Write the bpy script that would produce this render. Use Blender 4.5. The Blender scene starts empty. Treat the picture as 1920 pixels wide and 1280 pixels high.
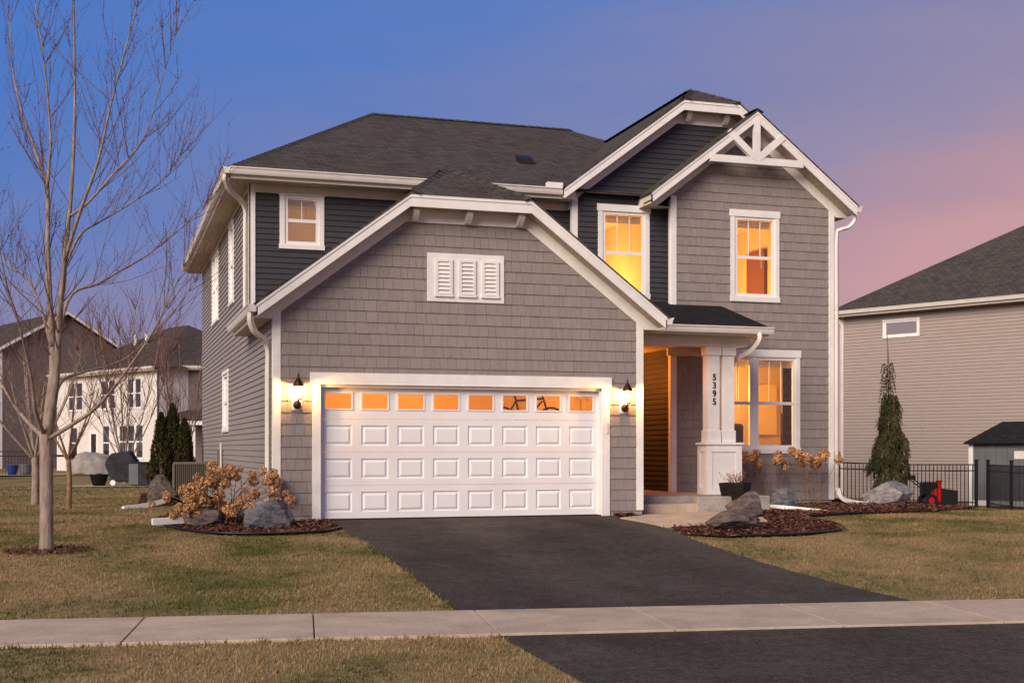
import bpy, bmesh, math, random
import numpy as np
from mathutils import Vector, noise
R=math.radians
random.seed(7)
sc=bpy.context.scene; COL=sc.collection
# ------------------------------------------------ camera, sky, sun, exposure
cam=bpy.data.cameras.new('camera'); co=bpy.data.objects.new('camera',cam); COL.objects.link(co)
co.location=(-2.491,-20.1,1.128); co.rotation_euler=(R(90),0,R(-17.7))
cam.lens=44.59; cam.sensor_width=36; cam.shift_y=200/1920; cam.clip_end=2000
sc.camera=co
W=bpy.data.worlds.new('World'); sc.world=W; W.use_nodes=True
def s2l(c): return tuple(((v/255)/12.92 if v/255<=.04045 else ((v/255+.055)/1.055)**2.4) for v in c)+(1,)
def sky():
    nt=W.node_tree; N=nt.nodes; L=nt.links; N.clear()
    out=N.new('ShaderNodeOutputWorld'); bg=N.new('ShaderNodeBackground'); L.new(bg.outputs[0],out.inputs[0])
    tc=N.new('ShaderNodeTexCoord')
    def dot(v):
        n=N.new('ShaderNodeVectorMath'); n.operation='DOT_PRODUCT'; n.inputs[1].default_value=v; L.new(tc.outputs['Generated'],n.inputs[0]); return n.outputs['Value']
    def ma(op,a,b,c=None):
        n=N.new('ShaderNodeMath'); n.operation=op
        for i,v in enumerate((a,b,c)):
            if v is None: continue
            if isinstance(v,(int,float)): n.inputs[i].default_value=v
            else: L.new(v,n.inputs[i])
        return n.outputs[0]
    e=ma('MULTIPLY',dot((0,0,1)),1/.325); r=ma('MULTIPLY',ma('MAXIMUM',ma('MINIMUM',dot((math.cos(R(17.7)),-math.sin(R(17.7)),0)),.42),-.42),-.35/.375)
    mp=N.new('ShaderNodeMapping'); mp.inputs['Scale'].default_value=(1.3,1.3,6); L.new(tc.outputs['Generated'],mp.inputs[0])
    nz=N.new('ShaderNodeTexNoise'); nz.inputs['Scale'].default_value=1.7; nz.inputs['Detail'].default_value=6; L.new(mp.outputs[0],nz.inputs['Vector'])
    q=ma('ADD',ma('ADD',e,r),ma('MULTIPLY',ma('SUBTRACT',nz.outputs[0],.5),.85))
    cr=N.new('ShaderNodeValToRGB'); L.new(ma('MULTIPLY_ADD',q,1/3,.2),cr.inputs[0])
    st=[(-.5,(190,152,152)),(0,(199,155,160)),(.2,(178,145,161)),(.42,(150,140,170)),(.62,(134,133,172)),(.82,(111,128,183)),(1.02,(92,124,190)),(1.35,(62,116,198)),(2.2,(38,66,124))]
    el=cr.color_ramp.elements
    while len(el)<len(st): el.new(.5)
    for i,(p,c) in enumerate(st): el[i].position=p/3+.2; el[i].color=s2l(c)
    az=R(62); g=ma('POWER',ma('MAXIMUM',dot((-math.sin(az),-math.cos(az),0)),0),3)
    h=ma('POWER',ma('SUBTRACT',1,ma('MINIMUM',ma('ABSOLUTE',dot((0,0,1)),0),1)),7)
    gl=N.new('ShaderNodeMix'); gl.data_type='RGBA'; L.new(ma('MULTIPLY',ma('MULTIPLY',g,h),.9),gl.inputs[0]); L.new(cr.outputs[0],gl.inputs[6]); gl.inputs[7].default_value=(1.5,.95,.5,1)
    L.new(gl.outputs[2],bg.inputs[0]); bg.inputs[1].default_value=.85
sky()
sun=bpy.data.lights.new('sun','SUN'); so=bpy.data.objects.new('sun',sun); COL.objects.link(so)
sun.energy=3.9; sun.angle=R(36); sun.color=(1,.84,.67)
so.rotation_euler=(R(61),0,R(-48))
vs=sc.view_settings; vs.view_transform='Standard'; vs.look='None'; vs.exposure=.26; vs.gamma=1; vs.use_curve_mapping=False
sc.cycles.use_denoising=True; sc.cycles.max_bounces=6; sc.cycles.sample_clamp_indirect=4
# ------------------------------------------------ materials
def mat(name,c1,c2=None,scale=8,rough=.6,bump=0,bscale=None,stretch=(1,1,1),rand=0,spec=.12,metal=0,emit=None,detail=4,ramp=(.35,.65),speck=None):
    m=bpy.data.materials.new(name); m.use_nodes=True; nt=m.node_tree; N=nt.nodes; L=nt.links
    b=N['Principled BSDF']; b.inputs['Roughness'].default_value=rough; b.inputs['Metallic'].default_value=metal; b.inputs['Specular IOR Level'].default_value=spec
    c1=tuple(c1)+(1,); c2=tuple(c2)+(1,) if c2 else c1
    tc=N.new('ShaderNodeTexCoord'); mp=N.new('ShaderNodeMapping'); mp.inputs['Scale'].default_value=stretch; L.new(tc.outputs['Object'],mp.inputs[0])
    nz=N.new('ShaderNodeTexNoise'); nz.inputs['Scale'].default_value=scale; nz.inputs['Detail'].default_value=detail; L.new(mp.outputs[0],nz.inputs['Vector'])
    cr=N.new('ShaderNodeValToRGB'); cr.color_ramp.elements[0].position=ramp[0]; cr.color_ramp.elements[1].position=ramp[1]
    cr.color_ramp.elements[0].color=c1; cr.color_ramp.elements[1].color=c2; L.new(nz.outputs[0],cr.inputs[0])
    src=cr.outputs[0]
    if rand:
        oi=N.new('ShaderNodeObjectInfo'); ge=N.new('ShaderNodeNewGeometry'); ad=N.new('ShaderNodeMath'); ad.operation='ADD'
        L.new(oi.outputs['Random'],ad.inputs[0]); L.new(ge.outputs['Random Per Island'],ad.inputs[1])
        fr=N.new('ShaderNodeMath'); fr.operation='FRACT'; L.new(ad.outputs[0],fr.inputs[0])
        mr=N.new('ShaderNodeMapRange'); mr.inputs[3].default_value=1-rand; mr.inputs[4].default_value=1+rand; L.new(fr.outputs[0],mr.inputs[0])
        vm=N.new('ShaderNodeVectorMath'); vm.operation='SCALE'; L.new(src,vm.inputs[0]); L.new(mr.outputs[0],vm.inputs['Scale']); src=vm.outputs[0]
    if speck:
        for sc_,am in speck:
            n4=N.new('ShaderNodeTexNoise'); n4.inputs['Scale'].default_value=sc_; n4.inputs['Detail'].default_value=3; L.new(tc.outputs['Object'],n4.inputs['Vector'])
            m4=N.new('ShaderNodeMapRange'); m4.inputs[1].default_value=.3; m4.inputs[2].default_value=.7; m4.inputs[3].default_value=1-am; m4.inputs[4].default_value=1+am; L.new(n4.outputs[0],m4.inputs[0])
            v4=N.new('ShaderNodeVectorMath'); v4.operation='SCALE'; L.new(src,v4.inputs[0]); L.new(m4.outputs[0],v4.inputs['Scale']); src=v4.outputs[0]
    L.new(src,b.inputs['Base Color'])
    if bump:
        n2=N.new('ShaderNodeTexNoise'); n2.inputs['Scale'].default_value=bscale or scale; n2.inputs['Detail'].default_value=5; L.new(mp.outputs[0],n2.inputs['Vector'])
        bp=N.new('ShaderNodeBump'); bp.inputs['Strength'].default_value=bump; bp.inputs['Distance'].default_value=.02; L.new(n2.outputs[0],bp.inputs['Height']); L.new(bp.outputs[0],b.inputs['Normal'])
    if emit: b.inputs['Emission Color'].default_value=emit[:3]+(1,); b.inputs['Emission Strength'].default_value=emit[3]
    return m
def roofmat(name,ca,cb,cc):
    m=bpy.data.materials.new(name); m.use_nodes=True; nt=m.node_tree; N=nt.nodes; L=nt.links; b=N['Principled BSDF']; b.inputs['Roughness'].default_value=.9; b.inputs['Specular IOR Level'].default_value=.02
    uv=N.new('ShaderNodeUVMap'); br=N.new('ShaderNodeTexBrick'); L.new(uv.outputs[0],br.inputs['Vector'])
    br.inputs['Scale'].default_value=1; br.inputs['Brick Width'].default_value=.23; br.inputs['Row Height'].default_value=.14; br.inputs['Mortar Size'].default_value=.007; br.inputs['Mortar Smooth'].default_value=.4
    br.inputs['Color1'].default_value=ca+(1,); br.inputs['Color2'].default_value=cb+(1,); br.inputs['Mortar'].default_value=(.012,.011,.012,1); br.offset=.37; br.inputs['Bias'].default_value=-.1
    nz=N.new('ShaderNodeTexNoise'); nz.inputs['Scale'].default_value=1.1; nz.inputs['Detail'].default_value=6; L.new(uv.outputs[0],nz.inputs['Vector'])
    mx=N.new('ShaderNodeMix'); mx.data_type='RGBA'; mx.blend_type='MIX'
    mr=N.new('ShaderNodeMapRange'); mr.inputs[1].default_value=.35; mr.inputs[2].default_value=.75; mr.inputs[4].default_value=.55; L.new(nz.outputs[0],mr.inputs[0]); L.new(mr.outputs[0],mx.inputs[0])
    L.new(br.outputs['Color'],mx.inputs[6]); mx.inputs[7].default_value=cc+(1,); L.new(mx.outputs[2],b.inputs['Base Color'])
    # row steps: saw-tooth height up the slope
    sx=N.new('ShaderNodeSeparateXYZ'); L.new(uv.outputs[0],sx.inputs[0]); md=N.new('ShaderNodeMath'); md.operation='FLOORED_MODULO'; md.inputs[1].default_value=.14; L.new(sx.outputs[1],md.inputs[0])
    ml=N.new('ShaderNodeMath'); ml.operation='MULTIPLY_ADD'; ml.inputs[1].default_value=-5; L.new(md.outputs[0],ml.inputs[0]); L.new(br.outputs['Fac'],ml.inputs[2])
    n3=N.new('ShaderNodeTexNoise'); n3.inputs['Scale'].default_value=45; L.new(uv.outputs[0],n3.inputs['Vector']); a2=N.new('ShaderNodeMath'); a2.operation='MULTIPLY_ADD'; a2.inputs[1].default_value=.7; L.new(n3.outputs[0],a2.inputs[0]); L.new(ml.outputs[0],a2.inputs[2])
    bp=N.new('ShaderNodeBump'); bp.inputs['Strength'].default_value=.7; bp.inputs['Distance'].default_value=.02; L.new(a2.outputs[0],bp.inputs['Height']); L.new(bp.outputs[0],b.inputs['Normal'])
    return m
def glassmat(name,tint=(1,1,1),base=.05):
    m=bpy.data.materials.new(name); m.use_nodes=True; nt=m.node_tree; N=nt.nodes; L=nt.links; N.clear()
    o=N.new('ShaderNodeOutputMaterial'); t=N.new('ShaderNodeBsdfTransparent'); t.inputs[0].default_value=tint+(1,); g=N.new('ShaderNodeBsdfGlossy'); g.inputs['Roughness'].default_value=.01
    f=N.new('ShaderNodeFresnel'); f.inputs[0].default_value=1.5; a=N.new('ShaderNodeMath'); a.operation='MULTIPLY_ADD'; a.inputs[1].default_value=1.3; a.inputs[2].default_value=base; L.new(f.outputs[0],a.inputs[0])
    mx=N.new('ShaderNodeMixShader'); L.new(a.outputs[0],mx.inputs[0]); L.new(t.outputs[0],mx.inputs[1]); L.new(g.outputs[0],mx.inputs[2]); L.new(mx.outputs[0],o.inputs[0]); return m
M={}
M['shake']=mat('shake_vinyl',(.245,.212,.202),(.282,.245,.233),26,.6,.25,60,(3,3,.25),rand=.055)
M['lap']=mat('taupe_lap_vinyl',(.25,.222,.21),(.28,.248,.235),6,.55,.12,80,(.3,.3,6),rand=.02)
M['dark']=mat('charcoal_lap_vinyl',(.047,.045,.053),(.056,.053,.061),6,.5,.1,80,(.3,.3,6),rand=.03)
M['white']=mat('white_trim',(.72,.70,.69),(.79,.77,.755),3,.5,.03,40,speck=((1.2,.035),(9,.025)))
M['cream']=mat('cream_lit_trim',(.60,.54,.47),(.66,.60,.52),3,.5)  # warm glow on the white frieze boards put into the colour; plain cream elsewhere
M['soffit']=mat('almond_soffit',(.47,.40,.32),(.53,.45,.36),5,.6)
M['gutter']=mat('white_aluminium',(.66,.61,.57),(.72,.68,.64),4,.35,spec=.5)
M['door']=mat('garage_door_steel',(.74,.735,.76),(.78,.775,.80),2,.45,.08,120,speck=((1.1,.03),))
M['frame']=mat('white_vinyl',(.78,.77,.77),None,3,.4)
M['roof']=roofmat('roof_shingles',(.095,.083,.077),(.052,.046,.045),(.10,.08,.07))
M['roofdark']=roofmat('porch_shingles',(.03,.029,.032),(.02,.02,.023),(.026,.024,.026))
M['cap']=mat('ridge_cap',(.05,.045,.045),(.085,.075,.07),9,.9,.4,50)
M['valley']=mat('valley_metal',(.03,.033,.04),None,3,.4)
M['conc']=mat('concrete',(.42,.335,.26),(.50,.40,.315),1.6,.85,.25,140,detail=8,spec=0.0,speck=((30,.10),(3.5,.09)))
M['found']=mat('foundation_concrete',(.27,.245,.225),(.36,.33,.30),4,.9,.4,60,spec=0.0,speck=((20,.12),))
M['asph']=mat('asphalt',(.055,.047,.043),(.108,.092,.083),.5,.85,.7,160,(1,.35,1),detail=10,ramp=(.3,.7),spec=0.0,speck=((38,.35),(7,.14),(1.3,.12)))
M['lawn']=mat('dormant_lawn',(.115,.112,.036),(.27,.195,.10),.35,.95,.25,60,detail=10,ramp=(.36,.52),spec=0.0)
M['mulch']=mat('mulch_soil',(.05,.023,.018),(.12,.054,.04),30,.95,1,60,spec=0.0)
M['chip']=mat('mulch_chip',(.085,.038,.03),(.19,.09,.068),12,.9,rand=.5,spec=0.0)
M['bark']=mat('bark',(.20,.155,.125),(.33,.265,.22),14,.9,.7,40,(1,1,.3))
M['twig']=mat('red_twig',(.13,.06,.05),(.2,.11,.085),20,.8)
M['bud']=mat('bud',(.09,.035,.03),None,20,.8)
M['rockb']=mat('slate_boulder',(.055,.062,.08),(.17,.165,.175),6,.9,1,22,(1,1,2.2),detail=13)
M['rockr']=mat('rust_boulder',(.05,.045,.046),(.17,.13,.11),6,.9,1,22,(1,1,2.2),detail=13)
M['rockg']=mat('grey_boulder',(.13,.12,.125),(.30,.28,.28),6,.9,1,22,(1,1,2),detail=13)
M['flower']=mat('dried_flower',(.36,.18,.075),(.58,.34,.17),18,.9,rand=.25)
M['stem']=mat('dry_stem',(.17,.09,.055),(.26,.16,.1),9,.9)
M['thuja']=mat('arborvitae_leaf',(.018,.022,.008),(.06,.05,.014),5,.8,rand=.4)
M['spruce']=mat('spruce_needles',(.032,.034,.014),(.085,.078,.034),5,.8,rand=.35)
M['black']=mat('black_metal',(.012,.012,.015),None,5,.4,spec=.5)
M['cover']=mat('grill_cover',(.022,.022,.027),(.04,.04,.046),5,.8,.5,8)
M['greycover']=mat('grey_cover',(.20,.18,.17),(.32,.29,.27),3,.9,.6,6)
M['ac']=mat('condenser_paint',(.13,.112,.095),(.155,.135,.115),4,.5)
M['coil']=mat('condenser_coil',(.06,.052,.045),None,4,.7)
M['pot']=mat('dark_resin',(.009,.008,.008),(.014,.012,.011),6,.5)
M['red']=mat('red_paint',(.55,.015,.012),None,5,.35,spec=.5)
M['blue']=mat('blue_glaze',(.02,.05,.25),None,5,.3)
M['leafdry']=mat('dry_leaf',(.12,.035,.02),(.3,.14,.08),15,.9,rand=.3)
M['room']=mat('interior_paint',(.62,.52,.40),(.66,.56,.43),2,.8)
M['blind']=mat('blind_slat',(.42,.47,.46),None,2,.6)
M['canvas']=mat('canvas',(.85,.72,.42),None,2,.7)
M['curtain']=mat('dark_curtain',(.02,.018,.018),(.05,.04,.035),8,.9)
M['bronze']=mat('bronze_lantern',(.06,.03,.015),None,4,.4,metal=.7)
M['number']=mat('house_number',(.01,.01,.01),None,4,.4)
M['bulb']=mat('lit_bulb',(1,.8,.5),None,4,.5,emit=(1,.55,.16,14))
M['tan']=mat('tan_lap_vinyl',(.32,.265,.245),(.35,.295,.27),6,.6,.05,60,(.3,.3,6))
M['whitelap']=mat('ivory_lap_vinyl',(.64,.60,.57),(.68,.64,.61),5,.6)
M['brownlap']=mat('brown_lap_vinyl',(.15,.115,.11),(.18,.14,.13),5,.6)
M['bluelap']=mat('bluegrey_lap_vinyl',(.30,.33,.40),None,5,.6)
M['shed']=mat('grey_shed_resin',(.12,.125,.135),(.14,.145,.155),3,.6)
M['pane']=glassmat('window_glass'); M['mirror']=glassmat('reflective_glass',(.6,.62,.6),.1)
M['skyglass']=glassmat('evening_glass',(.5,.5,.5),.6)
M['darkroom']=mat('dim_interior',(.22,.23,.21),(.34,.34,.31),2,.9)
M['wood']=mat('front_door_wood',(.16,.07,.03),None,3,.5)
def lampglass():
    m=bpy.data.materials.new('lit_lantern_glass'); m.use_nodes=True; N=m.node_tree.nodes; L=m.node_tree.links; N.clear(); o=N.new('ShaderNodeOutputMaterial'); t=N.new('ShaderNodeBsdfTransparent'); e=N.new('ShaderNodeEmission'); e.inputs[0].default_value=(1,.5,.12,1); e.inputs[1].default_value=1.6; a=N.new('ShaderNodeAddShader'); L.new(t.outputs[0],a.inputs[0]); L.new(e.outputs[0],a.inputs[1]); L.new(a.outputs[0],o.inputs[0]); return m
M['lampglass']=lampglass()
# ------------------------------------------------ helpers
def link(o,parent=None,**p):
    COL.objects.link(o)
    if parent: o.parent=parent
    for k,v in p.items(): o[k]=v
    return o
def empty(name,loc=(0,0,0),rz=0,label=None,cat=None,group=None,parent=None):
    o=bpy.data.objects.new(name,None); o.location=loc; o.rotation_euler=(0,0,rz); o.empty_display_size=.2; link(o,parent)
    if label: o['label']=label; o['category']=cat
    if group: o['group']=group
    return o
class MB:
    def __init__(s): s.v=[]; s.f=[]
    def add(s,vs,fs):
        n=len(s.v); s.v+=[tuple(p) for p in vs]; s.f+=[tuple(i+n for i in f) for f in fs]; return s
    def box(s,x0,x1,y0,y1,z0,z1):
        return s.add([(x0,y0,z0),(x1,y0,z0),(x1,y1,z0),(x0,y1,z0),(x0,y0,z1),(x1,y0,z1),(x1,y1,z1),(x0,y1,z1)],[(0,3,2,1),(4,5,6,7),(0,1,5,4),(1,2,6,5),(2,3,7,6),(3,0,4,7)])
    def prism(s,poly,vec):   # polygon of 3D points extruded by vec
        n=len(poly); v=Vector(vec); a=[Vector(p) for p in poly]
        return s.add(a+[p+v for p in a],[tuple(range(n))[::-1],tuple(range(n,2*n))]+[(i,(i+1)%n,n+(i+1)%n,n+i) for i in range(n)])
    def tube(s,pts,rad,sides=6,cap=True):
        pts=[Vector(p) for p in pts]; n=len(pts)
        if not hasattr(rad,'__len__'): rad=[rad]*n
        t0=(pts[1]-pts[0]).normalized(); a=t0.orthogonal().normalized(); vs=[]
        for i in range(n):
            t=(pts[min(i+1,n-1)]-pts[max(i-1,0)]).normalized(); a=(a-t*a.dot(t))
            a=a.normalized() if a.length>1e-6 else t.orthogonal().normalized(); b=t.cross(a)
            for k in range(sides):
                an=2*math.pi*(k+.5)/sides; vs.append(pts[i]+(a*math.cos(an)+b*math.sin(an))*rad[i])
        fs=[(i*sides+k,i*sides+(k+1)%sides,(i+1)*sides+(k+1)%sides,(i+1)*sides+k) for i in range(n-1) for k in range(sides)]
        if cap: fs+=[tuple(range(sides))[::-1],tuple((n-1)*sides+k for k in range(sides))]
        return s.add(vs,fs)
    def lathe(s,prof,c=(0,0,0),sides=16):
        vs=[];fs=[];n=len(prof)
        for r,z in prof:
            for k in range(sides):
                an=2*math.pi*k/sides; vs.append((c[0]+r*math.cos(an),c[1]+r*math.sin(an),c[2]+z))
        fs=[(i*sides+k,i*sides+(k+1)%sides,(i+1)*sides+(k+1)%sides,(i+1)*sides+k) for i in range(n-1) for k in range(sides)]
        fs+=[tuple(range(sides))[::-1],tuple((n-1)*sides+k for k in range(sides))]
        return s.add(vs,fs)
    def build(s,name,m,parent=None,smooth=False,bevel=0,**p):
        me=bpy.data.meshes.new(name); me.from_pydata(s.v,[],s.f); me.materials.append(M[m] if isinstance(m,str) else m)
        if smooth: me.polygons.foreach_set('use_smooth',[True]*len(me.polygons))
        o=bpy.data.objects.new(name,me); link(o,parent,**p)
        if bevel:
            b=o.modifiers.new('bevel','BEVEL'); b.width=bevel; b.segments=1; b.limit_method='ANGLE'
        return o
def box(name,m,parent,x0,x1,y0,y1,z0,z1,bevel=0,**p): return MB().box(x0,x1,y0,y1,z0,z1).build(name,m,parent,bevel=bevel,**p)
def clip(poly,outline):   # Sutherland-Hodgman, outline convex CCW
    n=len(outline)
    for i in range(n):
        (ax,ay),(bx,by)=outline[i],outline[(i+1)%n]
        ins=lambda p:(bx-ax)*(p[1]-ay)-(by-ay)*(p[0]-ax)>=-1e-9
        res=[]
        for j in range(len(poly)):
            p,q=poly[j-1],poly[j]; a,b=ins(p),ins(q)
            if a!=b:
                d1=(bx-ax)*(p[1]-ay)-(by-ay)*(p[0]-ax); d2=(bx-ax)*(q[1]-ay)-(by-ay)*(q[0]-ax); t=d1/(d1-d2)
                res.append((p[0]+(q[0]-p[0])*t,p[1]+(q[1]-p[1])*t))
            if b: res.append(q)
        poly=res
        if len(poly)<3: return []
    return poly
def minus(rects,h):
    out=[]
    for (a,b,c,d) in rects:
        u0,u1,z0,z1=h
        if u0>=b or u1<=a or z0>=d or z1<=c: out.append((a,b,c,d)); continue
        if a<u0: out.append((a,u0,c,d))
        if u1<b: out.append((u1,b,c,d))
        m0,m1=max(a,u0),min(b,u1)
        if c<z0: out.append((m0,m1,c,z0))
        if z1<d: out.append((m0,m1,z1,d))
    return [r for r in out if r[1]-r[0]>.004 and r[3]-r[2]>.004]
def pieces(rect,outline,holes):
    rs=[rect]
    for h in holes: rs=minus(rs,h)
    ps=[clip([(a,c),(b,c),(b,d),(a,d)],outline) for a,b,c,d in rs]
    return [p for p in ps if len(p)>=3]
def slab(mb,F,poly,of,ob):   # of: function z->outward offset of the front
    n=len(poly); mb.add([F(u,z,of(z)) for u,z in poly]+[F(u,z,ob) for u,z in poly],[tuple(range(n)),tuple(range(n,2*n))[::-1]]+[(i,n+i,n+(i+1)%n,(i+1)%n) for i in range(n)])
def core(name,m,parent,F,outline,holes,th=.14):
    us=sorted({u for u,_ in outline}|{h[i] for h in holes for i in (0,1)}); zs=[z for _,z in outline]; mb=MB()
    for a,b in zip(us,us[1:]):
        for p in pieces((a,b,min(zs),max(zs)),outline,holes): slab(mb,F,p,lambda z:0,-th)
    return mb.build(name,m,parent)
def lap(wall,m,F,outline,holes,h=.1032,single=False,o0=.022):
    zs=[z for _,z in outline]; us=[u for u,_ in outline]; z=min(zs); allm=MB()
    while z<max(zs)-.01:
        f=lambda q,z=z:.003+(o0-.003)*max(0,(z+h-q)/h)
        for p in pieces((min(us),max(us),z,min(z+h-.0005,max(zs))),outline,holes):
            mb=allm if single else MB(); slab(mb,F,p,f,0)
            if not single: mb.build('siding_plank',m,wall)
        z+=h
    if single: allm.build('siding',m,wall)
SH=[]   # every shake piece: (apparent size, mesh builder, wall)
CAMP=Vector((-2.491,-20.1,1.128))
def shakes(wall,F,outline,holes,h=.1816,seed=1):
    rnd=random.Random(seed); zs=[z for _,z in outline]; us=[u for u,_ in outline]; z=min(zs)
    while z<max(zs)-.01:
        u=min(us)-rnd.random()*.15
        while u<max(us):
            w=rnd.choice((.11,.13,.15,.155,.17,.18,.2)); k=rnd.uniform(-.0015,.0015); f=lambda q,z=z,k=k:.006+k+.014*max(0,(z+h-q)/h); mb=MB(); ar=0
            for p in pieces((max(u,min(us)),min(u+w-.004,max(us)),z,min(z+h-.001,max(zs))),outline,holes):
                slab(mb,F,p,f,0); q=[a for a in p]; ar+=abs(sum(q[i-1][0]*q[i][1]-q[i][0]*q[i-1][1] for i in range(len(q))))/2
            if mb.v: SH.append((ar/(Vector(mb.v[0])-CAMP).length_squared,mb,wall))
            u+=w
        z+=h
def front(Y): return lambda u,z,o:(u,Y-o,z)
def left(X): return lambda u,z,o:(X-o,u,z)
def fbox(mb,F,u0,u1,z0,z1,o0,o1):
    slab(mb,F,[(u0,z0),(u1,z0),(u1,z1),(u0,z1)],lambda z:o1,o0); return mb
def window(parent,F,u0,u1,z0,z1,cas=.1,head=.14,sill=.11,units=1,munt=2,blind=.14,glass='pane',label=None,rail=True,mtop=True,lowsill=True):
    w=MB(); T=.032
    fbox(w,F,u0-cas,u0,z0,z1,0,T); fbox(w,F,u1,u1+cas,z0,z1,0,T)
    fbox(w,F,u0-cas-.02,u1+cas+.02,z1,z1+head,0,T+.008); 
    fbox(w,F,u0-cas-(.012 if lowsill else 0),u1+cas+(.012 if lowsill else 0),z0-sill,z0,0,T+.014)
    W_=w.build('window','white',parent,bevel=.004)
    if label: W_['label']=label
    mull=.085; uw=(u1-u0-mull*(units-1))/units
    for k in range(units):
        a=u0+k*(uw+mull); b=a+uw; s=MB(); zm=(z0+z1)/2-.01
        if k: fbox(s,F,a-mull,a,z0,z1,-.05,T-.004)
        fbox(s,F,a,a+.055,z0,z1,-.05,.012); fbox(s,F,b-.055,b,z0,z1,-.05,.012); fbox(s,F,a+.055,b-.055,z1-.055,z1,-.05,.0115); fbox(s,F,a+.055,b-.055,z0,z0+.06,-.05,.0115)
        if rail: fbox(s,F,a+.055,b-.055,zm-.03,zm+.03,-.05,.004)
        s.build('sash','frame',W_)
        for (c,d) in (((zm+.03,z1-.055),(z0+.06,zm-.03)) if rail else ((z0+.06,z1-.055),)):
            p=MB(); p.add([F(a+.055,c,-.025),F(b-.055,c,-.025),F(b-.055,d,-.025),F(a+.055,d,-.025)],[(0,1,2,3)]); p.build('pane',glass,W_)
        if munt:
            for j in range(1,munt+1):
                uu=a+.055+(uw-.11)*j/(munt+1); q=MB(); fbox(q,F,uu-.008,uu+.008,zm+.03 if rail else z0+.06,z1-.055,-.035,-.02); q.build('muntin','frame',W_)
        if blind:
            q=MB(); n=int(blind/.03)+1
            for j in range(n): zz=z1-.06-j*.03; fbox(q,F,a+.06,b-.06,zz-.024,zz,-.10-.004*(j%2),-.085)
            q.build('blind','blind',W_)
            for fr in (.72,):
                q=MB(); uu=a+uw*fr; fbox(q,F,uu-.004,uu+.004,zm-.2,z1-.1,-.1,-.092); q.build('blind_cord','frame',W_)
    return W_
def room(parent,F,u0,u1,z0,z1,depth,m='room',energy=0,col=(1,.48,.13),lp=None,name='interior_room',size=.12):
    r=MB(); o=-.15; e=-depth
    for q in ([(u0,z0,e),(u1,z0,e),(u1,z1,e),(u0,z1,e)],[(u0,z0,o),(u0,z0,e),(u0,z1,e),(u0,z1,o)],[(u1,z0,o),(u1,z0,e),(u1,z1,e),(u1,z1,o)],[(u0,z0,o),(u1,z0,o),(u1,z0,e),(u0,z0,e)],[(u0,z1,o),(u1,z1,o),(u1,z1,e),(u0,z1,e)]):
        r.add([F(*p) for p in q],[(0,1,2,3)])
    ro=r.build(name,m,parent)
    if energy:
        l=bpy.data.lights.new('room_light','POINT'); l.energy=energy; l.color=col; l.shadow_soft_size=size; lo=bpy.data.objects.new('room_light',l); lo.location=F(*(lp or ((u0+u1)/2,z1-.4,-depth*.55))); link(lo,parent)
    return ro
def roofplane(name,m,parent,pts,th=.035):
    P=[Vector(p) for p in pts]; n=(P[1]-P[0]).cross(P[2]-P[0]).normalized()
    if n.z<0: P=P[::-1]; n=-n
    h=Vector((0,0,1)).cross(n).normalized(); v=n.cross(h); k=len(P)
    me=bpy.data.meshes.new(name); me.from_pydata([p for p in P]+[p-Vector((0,0,th)) for p in P],[],[tuple(range(k)),tuple(range(k,2*k))[::-1]]+[(i,k+i,k+(i+1)%k,(i+1)%k) for i in range(k)])
    uv=me.uv_layers.new(name='UVMap')
    for lp in me.loops: p=me.vertices[lp.vertex_index].co; uv.data[lp.index].uv=(p.dot(h),p.dot(v))
    me.materials.append(M[m]); return link(bpy.data.objects.new(name,me),parent)
def caps(name,parent,p0,p1,w=.15,m='cap',n=None):   # overlapping cap shingles along a hip or ridge
    p0,p1=Vector(p0),Vector(p1); d=(p1-p0); L_=d.length; d.normalize(); sd=d.cross(Vector((0,0,1))).normalized(); up=sd.cross(d).normalized(); mb=MB(); n=n or int(L_/.2)
    for i in range(n):
        a=p0+d*(L_*i/n); b=p0+d*(L_*(i+1)/n+.03)
        for sg in (-1,1): mb.add([a+up*.035,b+up*.022,b+sd*sg*w-up*w*.42+up*.012,a+sd*sg*w-up*w*.42+up*.025],[(0,1,2,3) if sg<0 else (0,3,2,1)])
    return mb.build(name,m,parent)
def board(mb,p0,p1,h,t,n):   # board hung below the line p0-p1: vertical height h, thickness t along n
    p0,p1,n=Vector(p0),Vector(p1),Vector(n)*t; z=Vector((0,0,-h)); return mb.prism([p0,p1,p1+z,p0+z],n)
def gutter(name,parent,p0,p1,out,m='gutter'):
    p0,p1,o=Vector(p0),Vector(p1),Vector(out); prof=[(0,0),(.0,-.125),(.085,-.125),(.1,-.09),(.115,-.03),(.13,-.02),(.13,0),(.118,0),(.112,-.012),(.012,-.012)]
    n=len(prof); mb=MB(); vs=[p+o*a+Vector((0,0,b)) for p in (p0,p1) for a,b in prof]
    mb.add(vs,[tuple(range(n)),tuple(range(n,2*n))]+[(i,(i+1)%n,n+(i+1)%n,n+i) for i in range(n)]); return mb.build(name,m,parent)
def catmull(pts,k=5):
    P=[Vector(p) for p in pts]; P=[P[0]*2-P[1]]+P+[P[-1]*2-P[-2]]; out=[]
    for i in range(1,len(P)-2):
        for j in range(k):
            t=j/k; a,b,c,d=P[i-1:i+3]; out.append(.5*((2*b)+(c-a)*t+(2*a-5*b+4*c-d)*t*t+(3*b-a-3*c+d)*t**3))
    return out+[P[-2]]
def spout(name,parent,pts,w=.042,m='gutter',k=4):
    return MB().tube(catmull(pts,k),[w*1.25]*((len(pts)-1)*k+1),4).build(name,m,parent)
def sm(a,b,x): t=min(1,max(0,(x-a)/(b-a))); return t*t*(3-2*t)
def yfar(x): return -8.5-.1477*x
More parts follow.
